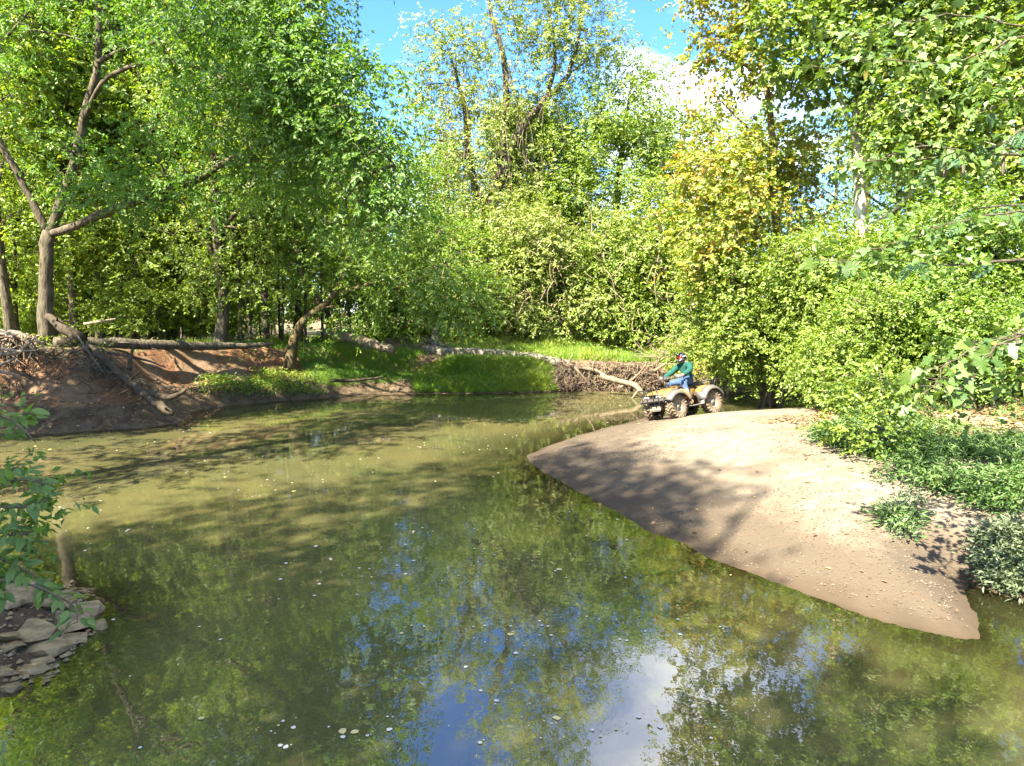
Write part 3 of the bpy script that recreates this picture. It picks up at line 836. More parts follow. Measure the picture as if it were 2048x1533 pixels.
def bush(px, py, d, wpx, hpx, label, mat, n, cl=22, name='bush', cat='bush', leaf=.09, bark='twig', rpx=None, spread=.30, **kw):
    """bush whose top is at py; wpx,hpx in photo pixels"""
    b = ground_base(px, d)
    limbs, lobes = [], []
    for i in range(5):
        a = W(px + wpx * (i - 2) / 5, py + hpx * .35, d + rng.normal() * .3)
        limbs.append(([b + rng.normal(size=3) * (.2, .2, 0), (b + a) / 2 + rng.normal(size=3) * .15, a], [.05, .035, .012]))
    for i in range(n):
        a = rng.random() * 6.28; q = rng.random() ** .5
        qx = px + wpx * .42 * q * math.cos(a); qy = py + hpx * .5 - hpx * .40 * q * math.sin(a)
        rr = rpx or max(28, min(wpx, hpx) * .22)
        lobes.append(LP(qx, qy, d + rng.normal() * .5, rr * rng.uniform(.75, 1.25), cl))
    return tree(name, label, cat, b, limbs, lobes, mat, bark, leaf=leaf, per=8, k=10, spread=spread, **kw)
bush(1440, 450, 24.5, 170, 330, 'sunny bush right behind the rider with orange touched leaves', 'bright', 15, hue=.14, leaf=.11)
bush(1540, 480, 22, 200, 310, 'large bright bush overhanging the creek behind the sand bar', 'bright', 19, hue=.06, leaf=.105)
bush(1660, 430, 19.8, 210, 370, 'tall bush in front of the white sycamore trunk', 'bright', 24, leaf=.10)
bush(1800, 420, 18.2, 220, 330, 'dense bush right of the white sycamore trunk', 'maple', 22, hue=.1, leaf=.10)
bush(1790, 560, 16.4, 220, 260, 'leafy bush spreading above the ground cover', 'bright', 17, hue=-.08, leaf=.09)
bush(1950, 400, 16, 240, 320, 'dark bush filling the right edge below the sycamore crown', 'maple', 22, leaf=.10)
bush(1960, 590, 14.5, 200, 190, 'thin shaded bush over the leaf covered slope', 'maple', 9, cl=14, leaf=.09)
bush(1680, 690, 16.5, 170, 130, 'low leafy branches drooping at the back edge of the sand', 'bright', 9, leaf=.085, rpx=34)
for i, (px, d) in enumerate([(1480, 30), (1580, 29), (1660, 32), (1760, 27), (1860, 26), (1960, 24), (2060, 22), (1900, 31), (1420, 34), (2100, 17)]):
    put((F_C, F_A, F_B, F_A)[i % 4], px, d, i * 1.9, .8 + .25 * rng.random(), 'green tree standing behind the bushes of the right bank', 'trees behind the right bank bushes')
# unseen neighbours on the near banks that shade the creek
for i, (x, y, t, sc) in enumerate([(-11.5, 9.0, F_A, 1.05), (-16, 12.2, F_D, 1.35), (-17.6, 10.4, F_C, 1.0), (-14.4, 13.6, F_D, 1.2), (-8.5, -4, F_B, 1.0), (-8.2, -1.6, F_C, 1.2), (-10.5, -1.0, F_B, 1.0), (-6.4, -6, F_A, 1.0), (-14, -3, F_A, 1.1), (-5.2, -9, F_A, 1.0), (-9.5, -10, F_B, 1.05), (-7.2, 0.5, F_A, .95), (-2, -14, F_B, 1), (4, -19, F_A, 1), (9.5, -8, F_B, .9), (12, 4, F_A, .9)]):
    c = put(t, 0, y, i * 2.2, sc, 'tree of the near bank standing beside the viewpoint, outside the picture', 'near bank trees', x=x)

# ------------------------------------------------------------------ grass, weeds and litter
def scatter(poly, n, dmin, dmax, clump=None):
    """n spots on the land inside a region outlined in the photo"""
    px = [p[0] for p in poly]
    got, tot = [], 0
    for _ in range(60):
        d = rng.uniform(dmin, dmax, 40000)
        x = (rng.uniform(min(px), max(px), 40000) - 1024) / F * d * 1.0
        z = height(x, d)
        P = np.stack([x, d, z], 1)
        keep_ = (rng.random(40000) < d / dmax) & (z > .02)
        P = P[keep_]
        u, v = project(P)
        jt = 26.0 * np.clip(14 / P[:, 1], .5, 1.5)
        u = u + (vnoise(P[:, 0], P[:, 1], .55, 51) - .5) * jt * 1.6; v = v + (vnoise(P[:, 0], P[:, 1], .4, 52) - .5) * jt * .6
        k = inpoly(u, v, poly)
        if clump:
            k &= rng.random(len(P)) < sstep(clump[1], clump[2], vnoise(P[:, 0], P[:, 1], clump[0], 21))
        got.append(P[k]); tot += int(k.sum())
        if tot >= n: break
    return np.concatenate(got)[:n]

def grass_patch(name, poly, n, dmin, dmax, hgt, wid, mat, clump=None, lean=.45, hue=0.0, label=None):
    P = scatter(poly, n, dmin, dmax, clump)
    k = len(P)
    hv = hgt * (.45 + .8 * vnoise(P[:, 0], P[:, 1], .9, 31)) * (.7 + .6 * rng.random(k))
    A = np.stack([rng.normal(size=k) * lean, rng.normal(size=k) * lean, np.ones(k)], 1)
    N = rng.normal(size=(k, 3)) * (1, 1, .3)
    V = np.clip(.3 + .5 * vnoise(P[:, 0], P[:, 1], 1.1, 33) + .4 * (rng.random(k) - .5) + hue, 0, 1)
    o = leaf_quads(name, P - (0, 0, .01), A, N, hv, wid * (.7 + .6 * rng.random(k)), V, M[mat], fold=.05)
    tag(o, label, None, None, 'stuff')
    return o

def weeds(name, poly, n, dmin, dmax, hgt, leaf, mat, per=12, clump=None, wr=.36, hue=0.0, label=None, rad=.14, droop=.25):
    P = scatter(poly, n, dmin, dmax, clump)
    k = len(P)
    hh = hgt * (.5 + .8 * vnoise(P[:, 0], P[:, 1], .7, 41))
    Q = np.repeat(P, per, 0); H_ = np.repeat(hh, per)
    off = rng.normal(size=(k * per, 3)) * rad * (1, 1, 0)
    t = rng.random(k * per) ** .7
    Q = Q + off + np.stack([0 * t, 0 * t, H_ * t + .01], 1)
    A = nrm(off + rng.normal(size=Q.shape) * .06) * .9 + rng.normal(size=Q.shape) * .25 + (0, 0, .25 - droop)
    N = np.array((0, 0, 1.0)) + rng.normal(size=Q.shape) * .35
    ln = leaf * (.6 + .8 * rng.random(len(Q)))
    V = np.clip(.25 + .35 * t + .3 * np.repeat(rng.random(k), per) + .3 * (rng.random(len(Q)) - .5) + hue, 0, 1)
    o = leaf_quads(name, Q, A, N, ln, ln * wr, V, M[mat])
    tag(o, label, None, None, 'stuff')
    return o
grass_patch('grass', [(640, 772), (600, 740), (590, 700), (660, 685), (830, 705), (880, 716), (880, 778), (760, 772)], 22000, 22, 34, .22, .022, 'grass', clump=(1.6, .25, .6), label='short grass on the slope below the fallen logs')
grass_patch('grass', [(830, 788), (835, 740), (900, 718), (1060, 716), (1118, 722), (1168, 770), (1120, 790), (980, 796)], 36000, 25, 31, .27, .026, 'grass', lean=.95, hue=.16, label='thick dark green grass mound at the water edge')
grass_patch('grass', [(880, 700), (920, 686), (1260, 676), (1380, 690), (1370, 750), (1290, 738), (1120, 718), (900, 706)], 34000, 27, 42, .34, .028, 'grass', hue=.18, label='sunlit bright grass of the clearing')
grass_patch('grass', [(90, 690), (130, 668), (560, 658), (640, 690), (560, 700), (300, 684)], 14000, 19, 34, .22, .022, 'grass', clump=(1.4, .3, .65), hue=.15, label='thin grass on top of the cut bank')
weeds('weeds', [(400, 790), (420, 745), (560, 745), (680, 765), (660, 788), (520, 795)], 420, 19, 27, .22, .10, 'grass', clump=(1.2, .25, .6), hue=.1, label='weeds at the foot of the shaded bank')
weeds('weeds', [(-20, 700), (-20, 650), (700, 650), (700, 690), (300, 676)], 900, 20, 36, .35, .13, 'bright', clump=(2.0, .3, .7), label='leafy undergrowth between the forest trunks')
weeds('weeds', [(640, 690), (640, 640), (1400, 640), (1400, 684), (900, 690)], 900, 28, 46, .6, .16, 'bright', per=14, clump=(2.2, .2, .7), rad=.3, label='leafy undergrowth along the back of the clearing')
weeds('weeds', [(1290, 770), (1300, 720), (1400, 690), (1620, 700), (1640, 778), (1450, 782)], 900, 25, 32, .7, .13, 'bright', per=14, clump=(1.5, .1, .5), rad=.25, hue=.1, label='sunlit weeds on the creek bank behind the rider')
weeds('weeds', [(830, 786), (850, 735), (1060, 718), (1118, 724), (1150, 772), (1000, 790)], 420, 25, 31, .5, .13, 'grass', per=9, clump=(1.0, .3, .7), hue=.15, rad=.12, wr=.2, droop=-.3, label='taller weeds sticking out of the grass mound')
weeds('ground_cover', [(1640, 884), (1668, 862), (1720, 838), (1800, 842), (1830, 862), (1850, 905), (1960, 900), (2060, 888), (2080, 1050), (1990, 1040), (1950, 985), (1880, 985), (1840, 1010), (1812, 1076), (1790, 1070), (1770, 1010), (1730, 965), (1705, 930), (1740, 905), (1690, 890)], 2500, 8, 17, .24, .085, 'cover', per=15, rad=.13, wr=.30, clump=(.75, .22, .5), label='low lance leaved ground cover on the sand bar')
weeds('ground_cover', [(1640, 888), (1650, 858), (1720, 836), (1800, 846), (2060, 880), (2060, 905), (1960, 900), (1860, 905), (1820, 870), (1720, 884)], 300, 12, 18, .22, .09, 'cover', per=14, rad=.15, hue=.25, label='fresh green shoots at the back of the sand bar')
weeds('silvery_weeds', [(1950, 1150), (1960, 1110), (2000, 1080), (2090, 1085), (2100, 1200), (2030, 1190), (1980, 1180)], 420, 6.5, 9, .26, .075, 'greyplant', per=18, rad=.10, wr=.30, droop=.05, label='silvery leaved weeds at the water edge of the sand bar')
weeds('silvery_weeds', [(1770, 1010), (1850, 1000), (1842, 1025), (1812, 1085), (1790, 1075)], 120, 8, 10, .14, .07, 'greyplant', per=12, rad=.09, wr=.32, label='pale trailing tip of the ground cover')

def litter(name, poly, n, dmin, dmax, size, mat='litter', hue=0.0, clump=None, label=None):
    P = scatter(poly, n, dmin, dmax, clump)
    k = len(P)
    A = np.stack([rng.normal(size=k), rng.normal(size=k), rng.normal(size=k) * .22], 1)
    N = np.array((0, 0, 1.0)) + rng.normal(size=(k, 3)) * .25
    ln = size * (.5 + rng.random(k))
    tag(leaf_quads(name, P + (0, 0, .012), A, N, ln, ln * .55, np.clip(rng.random(k) + hue, 0, 1), M[mat]), label, None, None, 'stuff')
litter('fallen_leaves', [(1500, 845), (1660, 815), (2080, 770), (2080, 890), (1900, 880), (1700, 850)], 5000, 11, 22, .10, label='brown fallen leaves under the bushes')
litter('fallen_leaves', [(-20, 850), (-20, 720), (300, 740), (420, 800), (360, 850)], 420, 16, 21, .085, hue=.3, label='yellow leaves scattered on the clay slope')
litter('fallen_leaves', [(-20, 690), (-20, 655), (700, 650), (640, 695)], 2500, 19, 36, .12, label='leaf litter of the forest floor')
litter('fallen_leaves', [(1060, 912), (1300, 840), (1620, 830), (1760, 900), (1940, 1180), (1940, 1260), (1500, 1130), (1250, 1030)], 260, 6, 20, .06, hue=-.25, clump=None, label='scattered dry leaves on the sand')
# pebbles and sticks on the sand
P = scatter([(1052, 914), (1300, 842), (1640, 832), (1750, 940), (1940, 1170), (1940, 1270), (1700, 1210), (1400, 1100), (1180, 995)], 9000, 6, 20, clump=(1.3, .3, .62))
oct_ = np.array([(1, 0, 0), (0, 1, 0), (-1, 0, 0), (0, -1, 0), (0, 0, .7), (0, 0, -.5)], float)
of = np.array([(0, 1, 4), (1, 2, 4), (2, 3, 4), (3, 0, 4), (1, 0, 5), (2, 1, 5), (3, 2, 5), (0, 3, 5)])
sz = .006 + .014 * rng.random(len(P)) ** 3
an = rng.random(len(P)) * 6.28
V = oct_[None] * sz[:, None, None] * (.7 + .6 * rng.random((len(P), 6, 1)))
c_, s_ = np.cos(an)[:, None], np.sin(an)[:, None]
V = np.stack([V[..., 0] * c_ - V[..., 1] * s_, V[..., 0] * s_ + V[..., 1] * c_, V[..., 2]], -1) + P[:, None] + (0, 0, .004)
fi = (of[None] + (np.arange(len(P)) * 6)[:, None, None]).reshape(-1)
me = np_mesh('pebbles', V.reshape(-1, 3), fi, np.full(len(P) * 8, 3), smooth=False)
tag(link('pebbles', me, bark_mat('pebble_stone', (.045, .037, .028), (.15, .125, .095), scale=16, zs=1)), 'small pebbles strewn over the sand bar', None, None, 'stuff')
# drift line of bark bits and leaves just above the waterline of the bar
pts_ = []
for i in range(len(POLY) - 1):
    if SHa[i, 4] > .7 and SHa[i + 1, 4] > .7:
        a_, b_ = POLY[i], POLY[i + 1]
        for _ in range(int(22 * np.linalg.norm(b_ - a_))):
            q = a_ + (b_ - a_) * rng.random()
            nv = np.array((-(b_ - a_)[1], (b_ - a_)[0])); nv = nv / np.linalg.norm(nv)
            for sg in (-1, 1):
                w_ = q + nv * sg * (.12 + .28 * rng.random() ** 1.5)
                zz_ = height(w_[0], w_[1])[0]
                if zz_ > .01 and rng.random() < float(sstep(.35, .7, vnoise(w_[0], w_[1], .6, 91))): pts_.append((w_[0], w_[1], zz_ + .008))
P = np.array(pts_); k = len(P)
ln = .035 * (.4 + 1.3 * rng.random(k) ** 2)
tag(leaf_quads('drift_debris', P, np.stack([rng.normal(size=k), rng.normal(size=k), rng.normal(size=k) * .1], 1), np.array((0, 0, 1.0)) + rng.normal(size=(k, 3)) * .2, ln, ln * (.15 + .45 * rng.random(k)), np.clip(rng.random(k) * .5, 0, 1), M['litter']), 'drift line of bark bits along the edge of the sand bar', None, None, 'stuff')
# foam flecks and leaves drifting on the water
def flecks(name, n, size, mat, label, polys, k=7):
    P = []
    while len(P) < n:
        d = rng.uniform(4.6, 20); px = rng.uniform(0, 1500)
        x = (px - 1024) / F * d
        if height(x, d)[0] > -.03: continue
        if rng.random() > .04 + .96 * float(sstep(.55, .85, vnoise(x * .45 + d * .15, d, .8, 77))): continue
        P.append((x, d))
    tb = TB()
    for x, y in P:
        s = size * (.35 + 1.1 * rng.random() ** 2)
        a0 = rng.random() * 6.28
        ring = [(x + s * math.cos(a0 + i * 6.28 / k) * (.6 + .5 * rng.random()), y + s * math.sin(a0 + i * 6.28 / k) * (.6 + .5 * rng.random()), .006) for i in range(k)]
        tb.raw(ring, [list(range(k))])
    tag(tb.build(name, mat, None, smooth=False), label, None, None, 'stuff')
flecks('foam_flecks', 420, .019, plain('foam', (.42, .42, .39), .8), 'pale foam flecks drifting on the creek', None)
flecks('floating_leaves', 34, .035, plain('wet_leaf', (.42, .36, .16), .5), 'yellowish leaves floating on the creek', None, 6)

# ------------------------------------------------------------------ logs, roots, dead branches
def log(name, label, pts, rad, mat, cat='log', sides=10, stubs=0, extra=None, rough=.2, group=None):
    b = np.asarray(pts[0], float)
    root = empty(name, b)
    path = smooth_path(np.asarray(pts, float) - b, 5)
    path[1:-1] += rng.normal(size=(len(path) - 2, 3)) * np.mean(rad) * .12
    tb = TB().tube(path, np.interp(np.linspace(0, 1, len(path)), np.linspace(0, 1, len(rad)), rad), sides, rough=rough)
    tb.build('trunk', M[mat], root)
    for i in range(stubs):
        k = rng.integers(1, len(path) - 2)
        q = path[k]; dv = nrm(rng.normal(size=3) + (0, -.4, .5)) * rng.uniform(.25, .7)
        TB().tube(smooth_path([q, q + dv * .6, q + dv + rng.normal(size=3) * .1], 3), [.035, .025, .01], 5).build('branch_stub', M[mat], root)
    if extra: extra(root, b)
    tag(root, label, cat, group)
    return root
def onland(px, py, d, lift):
    p = W(px, py, d)
    p[2] = max(p[2], height(p[0], p[1])[0] + lift)
    return p
log('fallen_log', 'long grey fallen log lying along the top of the cut bank', [onland(110, 684, 19.7, .1), onland(230, 688, 21.0, .1), onland(360, 691, 22.6, .1), onland(450, 692, 23.8, .1), onland(545, 688, 24.8, .08)], [.15, .17, .15, .13, .07], 'bark', stubs=5)
log('tilted_log', 'dark broken log tilted against the maple above the red bank', [W(95, 632, 20.4), W(125, 655, 20.1), onland(165, 680, 19.9, .08)], [.10, .15, .17], 'bark_dark', stubs=2)
def slump(root, b):
    for pts, rd in (([W(258, 740, 18.6), W(262, 712, 18.8), W(268, 690, 19.0)], [.07, .05, .03]), ([W(300, 785, 18.0), W(335, 795, 17.7), W(362, 786, 17.6), W(372, 778, 17.6)], [.09, .08, .06, .04]),
                    ([W(215, 705, 19.2), W(290, 720, 18.8), W(330, 735, 18.6)], [.04, .03, .015])):
        TB().tube(smooth_path(np.array(pts) - b, 4), rd, 7, rough=.2).build('root_limb', M['bark_dark'], root)
    tb = TB()
    for i in range(150):
        t = rng.random(); p = W(190 + 90 * t, 700 + 70 * t, 19.3 - t)
        q = p + np.array((rng.normal() * .35, -.1 - .25 * rng.random(), -rng.uniform(.05, .55)))
        tb.tube(smooth_path([p - b, (p + q) / 2 - b + rng.normal(size=3) * .12, q - b], 2), [.016, .012, .004], 3, cap=False)
    tag(tb.build('root_hairs', M['bark'], root), kind='stuff')
log('slumped_trunk', 'slumped root trunk sliding down the red bank into the water', [W(175, 690, 19.6), W(205, 715, 19.0), W(250, 755, 18.4), W(285, 785, 18.0), W(320, 812, 17.7), W(345, 828, 17.5)], [.06, .09, .10, .11, .12, .06], 'bark_dark', stubs=4, extra=slump)
tb = TB()
for i in range(420):
    px = rng.uniform(-20, 600)
    d = np.interp(px, [0, 200, 400, 600], [18.9, 19.3, 22.6, 24.9]) + rng.normal() * .25
    x = W(px, 700, d)[0]
    p = np.array((x, d, float(height(x, d)[0]) + .03))
    if p[2] < .5: continue
    k = np.array((rng.normal() * .28, -.25 - .35 * rng.random(), -rng.uniform(.05, .6)))
    if rng.random() < .25: k = np.array((rng.normal() * .6, -.15, rng.normal() * .12))
    tb.tube(smooth_path([p, p + k * .5 + rng.normal(size=3) * .08 + (0, -.06, .05), p + k], 2), [.014, .011, .004], 3, cap=False)
tag(tb.build('exposed_roots', M['bark'], None), 'thin exposed roots trailing over the edge of the cut bank', None, None, 'stuff')
weeds('bank_edge_plants', [(-20, 712), (-20, 690), (300, 690), (560, 694), (600, 720), (420, 722), (200, 704)], 260, 18.5, 27, .20, .09, 'grass', per=9, clump=(1.1, .35, .65), hue=.1, label='small plants hanging over the edge of the cut bank')
litter('bank_debris', [(-20, 850), (-20, 700), (300, 705), (600, 720), (640, 780), (400, 812), (300, 850)], 1800, 16, 27, .07, clump=(.9, .35, .7), hue=-.15, label='bits of bark and brown leaves on the bank face')
log('leaning_pole', 'thin bare pole leaning down the cut bank past the long log', [W(155, 672, 19.2), W(175, 700, 18.6), W(208, 746, 18.1)], [.028, .022, .012], 'bark', cat='branch', sides=6)
def tangle(root, b):
    tb = TB()
    for i in range(90):
        p = onland(rng.uniform(-40, 75), rng.uniform(668, 690), 18.9 + rng.random() * .6, .05) 
        k = np.array((rng.normal() * .5, -.25 - .3 * rng.random(), -rng.uniform(.05, .8)))
        tb.tube(smooth_path(np.array([p, p + k * .5 + rng.normal(size=3) * .12, p + k]) - b, 2), [.03, .02, .008], 4, cap=False)
    tag(tb.build('root_mass', M['root'], root), kind='stuff')
    for pts in ([W(-20, 700, 18.4), W(25, 708, 18.2), W(55, 690, 18.4), W(75, 672, 18.6)], [W(-20, 690, 18.3), W(30, 702, 18.0), W(78, 700, 17.9)], [W(-30, 740, 18), W(20, 722, 17.7), W(34, 714, 17.7)], [W(-20, 742, 17.8), W(10, 745, 17.6), W(42, 752, 17.5)]):
        TB().tube(smooth_path(np.array(pts) - b, 4), [.05, .04, .015], 6).build('bare_branch', M['dead'], root)
log('root_tangle', 'tangle of grey roots and bare branches at the left end of the cut bank', [onland(-60, 676, 19.3, .2), onland(0, 678, 19.4, .2), onland(60, 676, 19.6, .15)], [.28, .26, .16], 'dead_grey', cat='roots', extra=tangle)
log('forest_pole', 'thin pale pole lying between the trunks of the forest', [W(168, 648, 24), W(232, 638, 24)], [.05, .04], 'dead', cat='branch', sides=6)
log('fallen_log', 'sunlit pale log pointing down the grass behind the leaning tree', [onland(655, 665, 27.5, .12), onland(720, 680, 26.5, .12), onland(788, 700, 25.6, .1)], [.20, .19, .15], 'dead', stubs=1)
log('fallen_log', 'long mossy log lying behind the grass mound', [onland(845, 704, 29.6, .15), onland(950, 706, 29.2, .18), onland(1050, 712, 28.6, .15), onland(1140, 728, 27.2, .1)], [.27, .22, .20, .15], 'dead_grey', stubs=5)
def stump_roots(root, b):
    for i in range(14):
        a = i * .45 + rng.random() * .3
        dv = np.array((math.cos(a) * 1.0, math.sin(a) * .5, rng.uniform(-.2, 1.1)))
        TB().tube(smooth_path([(0, 0, .15), dv * .35 + (0, 0, .2), dv * .7 + rng.normal(size=3) * .1 + (0, 0, .1)], 3), [.09, .06, .015], 5, rough=.2).build('root', M['dead_grey'], root)
p = hit(870, 705)
log('root_stump', 'grey upturned root stump at the back of the grass', [p + (0, 0, -.1), p + (.02, 0, .5), p + (.05, .05, 1.05)], [.34, .24, .10], 'dead_grey', cat='stump', extra=stump_roots)
log('mound_stick', 'dark stick lying at the foot of the grassy slope', [onland(660, 762, 24.4, .05), onland(720, 760, 24.8, .05), onland(770, 753, 25.2, .05)], [.06, .05, .03], 'bark_dark', cat='branch', sides=6)

# washed out root mass over the creek behind the quad bike
rb = W(1130, 760, 25.6); rb[2] = .4
root = empty('undercut_root_mass', rb)
def lump(c, r, seed, nu=26, nv=16, amp=.3):
    q = np.random.default_rng(seed)
    V, Fs = [], []
    ph = q.random((6, 3)) * 6.28; fr_ = q.uniform(1.5, 5, (6, 3))
    for i in range(nv + 1):
        for j in range(nu):
            th, fi_ = math.pi * i / nv, 2 * math.pi * j / nu
            d = np.array((math.sin(th) * math.cos(fi_), math.sin(th) * math.sin(fi_), math.cos(th)))
            w_ = 1 + amp * np.mean(np.sin(fr_ @ d * 1.0 + ph[:, 0])) + amp * .35 * (q.random() - .5)
            V.append(np.asarray(c) + d * r * w_)
    for i in range(nv):
        for j in range(nu):
            Fs.append((i * nu + j, i * nu + (j + 1) % nu, (i + 1) * nu + (j + 1) % nu, (i + 1) * nu + j))
    return V, Fs
tb = TB()
for k, (px, py, rx, rz_) in enumerate([(1140, 752, .60, .48), (1195, 748, .85, .50), (1255, 750, .85, .50), (1305, 756, .6, .42)]):
    c = W(px, py, 26.9)
    V, Fs = lump(c - rb, np.array((rx, .55, rz_)), k + 5)
    tb.raw(V, Fs)
tb.build('soil_clump', bark_mat('root_soil', (.06, .04, .028), (.18, .135, .095), scale=12, zs=1, bump=1, dist=.1), root)
tb = TB()
for i in range(1100):
    p = W(rng.uniform(1116, 1322), rng.uniform(724, 772), 26.2 + .25 * rng.random()) - rb
    k = np.array((rng.normal() * .16, -.06 - .2 * rng.random(), -rng.uniform(.10, .42)))
    if rng.random() < .45: k = rng.normal(size=3) * (.30, .15, .16) + (0, -.12, 0)
    tb.tube(smooth_path([p, p + k * .35 + rng.normal(size=3) * .07, p + k * .7 + rng.normal(size=3) * .09, p + k], 2), [.018 * rng.uniform(.5, 1.4), .012, .004], 4, cap=False)
tag(tb.build('rootlets', M['root'], root), kind='stuff')
for pts, rd in (([(1200, 752, 25.2), (1245, 764, 24.9), (1272, 772, 24.6), (1286, 790, 24.4)], [.10, .11, .10, .06]), ([(1278, 778, 24.6), (1262, 800, 24.2)], [.05, .03]),
                ([(1120, 724, 26.4), (1150, 733, 26.2), (1190, 741, 26.1), (1215, 752, 25.9)], [.10, .09, .07, .03]), ([(1308, 742, 25), (1330, 728, 24.9), (1346, 712, 24.8)], [.06, .05, .03]), ([(1240, 775, 24.9), (1270, 755, 24.9), (1292, 730, 25)], [.05, .04, .03]), ([(1150, 735, 25.4), (1180, 770, 25)], [.05, .03])):
    TB().tube(smooth_path(np.array([W(*q) for q in pts]) - rb, 4), rd, 7, rough=.45).build('thick_root', M['root'], root)
tag(root, 'washed out mass of brown roots hanging over the creek behind the rider', 'roots')

def brush(name, label, start, dirs, n, lenr, mat='dead', r0=.03, cat='dead branch', group=None):
    b = np.asarray(start, float)
    root = empty(name, b)
    tb = TB()
    def grow(p, d, ln, r, lev):
        pts = [p]
        for i in range(4):
            d = nrm(d + rng.normal(size=3) * .16 + (0, 0, -.03)); p = p + d * ln / 4; pts.append(p)
        tb.tube(pts, np.linspace(r, r * .45, 5), 4, cap=False)
        if lev:
            for _ in range(3):
                q = pts[rng.integers(1, 5)]
                grow(q, nrm(d + rng.normal(size=3) * .7), ln * .55, r * .55, lev - 1)
    for i in range(n):
        grow(np.zeros(3) + rng.normal(size=3) * .1 * (1, 1, 0), nrm(np.asarray(dirs[i % len(dirs)], float) + rng.normal(size=3) * .15), lenr * (.7 + .6 * rng.random()), r0, 2)
    tb.build('branch', M[mat], root)
    tag(root, label, cat, group)
    return root
q = hit(1365, 735)
brush('dead_brush', 'bare pale dead branches lying on the clearing behind the rider', q + (0, 0, .3), [(-1, .1, .10), (-1, .3, .22), (-.9, 0, .02), (-.5, .2, .3)], 9, 1.5, r0=.026)
q = hit(1250, 700)
brush('dead_brush', 'fine grey brushwood at the back of the clearing', q, [(-.4, 0, .6), (.5, 0, .5), (0, .3, .8)], 7, 1.1, r0=.02)
q = hit(1300, 735)
brush('dead_brush', 'low dead branch just above the root mass', q, [(1, 0, .3), (.9, .2, .1), (1, -.2, .5)], 4, 1.5, r0=.035)
q = hit(1585, 790, 22, 30)
brush('dead_brush', 'pale dead twigs at the far waterline right of the quad bike', q, [(-1, -.2, .3), (-.8, -.3, .6)], 4, 1.0, r0=.025)
q = G(1122, 782); 
brush('dead_brush', 'small bare stick poking from the water below the grass mound', q + (.2, 0, 0), [(-1, -.2, .35)], 2, .8, r0=.02)
q = hit(1202, 862)
brush('upright_twig', 'thin upright twig at the back edge of the sand bar', q, [(.05, 0, 1)], 1, .7, r0=.008, mat='twig', cat='twig')
for k, (px, py, lb, dr) in enumerate([(1745, 1204, 'dark twig on the wet sand near the water', (1, .3, .05)), (1440, 862, 'dry twigs on the sand below the quad bike', (1, .1, .1)), (1600, 960, 'small dry twig in the shaded middle of the sand bar', (1, -.4, .1))]):
    q = hit(px, py)
    brush('sand_twig', lb, q + (0, 0, .02), [dr], 1, .45, r0=.010, mat='twig', cat='twig')

# ------------------------------------------------------------------ flat rocks at the near left bank
def rock_mesh(sx, sy, sz, seed):
    q = np.random.default_rng(seed)
    bm = bmesh.new()
    for i in range(15):
        a = q.random() * 6.28; rr = .75 + .25 * q.random(); h_ = q.choice((-1, 1)) * (.55 + .45 * q.random())
        kk = .78 if h_ > 0 else 1
        bm.verts.new((sx * rr * math.cos(a) * kk, sy * rr * math.sin(a) * kk, sz * h_))
    res = bmesh.ops.convex_hull(bm, input=bm.verts)
    for v in [v for v in bm.verts if not v.link_faces]:
        bm.verts.remove(v)
    bmesh.ops.bevel(bm, geom=list(bm.edges), offset=min(sx, sz) * .03, segments=1, affect='EDGES')
    me = bpy.data.meshes.new('stone')
    bm.to_mesh(me); bm.free()
    return me
rockm = bark_mat('tan_slab_rock', (.10, .074, .038), (.33, .255, .145), scale=5, zs=1.6, bump=1.0, dist=.05)
rocks = [(165, 1203, 62, 24), (90, 1216, 48, 22), (195, 1226, 34, 26), (135, 1232, 70, 30), (30, 1228, 55, 30), (60, 1262, 72, 26), (20, 1250, 40, 22), (90, 1276, 78, 30), (12, 1284, 40, 26), (20, 1302, 34, 20), (75, 1302, 36, 18), (60, 1318, 40, 16), (100, 1316, 26, 14),
         (12, 1330, 34, 22), (18, 1352, 34, 20), (45, 1195, 44, 20), (120, 1190, 36, 16), (70, 1178, 30, 16), (10, 1200, 44, 26), (145, 1258, 44, 20), (95, 1330, 22, 10), (60, 1160, 26, 14), (130, 1172, 22, 12)]
rroot = empty('rock_pile', G(70, 1270))
for k, (px, py, w_, h_) in enumerate(rocks):
    q = G(px, py + h_ * .3, .05 + .02 * (k % 3))
    sc = q[1] / F
    gz = height(q[0], q[1])[0]
    zc_ = max(min(gz, .30), -.02) + h_ * sc * .25
    o = link('stone', rock_mesh(w_ * sc * 1.02, w_ * sc * (.55 + .25 * random.random()), h_ * sc * .34, k + 3), rockm, rroot)
    o.location = q - np.array(rroot.location) + (0, 0, zc_ - q[2])
    o.rotation_euler = (random.uniform(-.12, .12), random.uniform(-.12, .1), random.uniform(-.5, .3))
tb = TB()
for i in range(420):
    q = G(rng.uniform(-20, 190), rng.uniform(1160, 1370)); gz = float(height(q[0], q[1])[0])
    if gz < -.06: continue
    r_ = .012 + .03 * rng.random() ** 2
    tb.raw(oct_ * r_ * (.6 + .7 * rng.random((6, 1))) + (q[0] - rroot.location[0], q[1] - rroot.location[1], max(gz, 0) + r_ * .3), of.tolist())
tag(tb.build('gravel', rockm, rroot, smooth=False), kind='stuff')
tag(rroot, 'ledge of flat tan rocks at the water edge in the lower left corner', 'rocks')

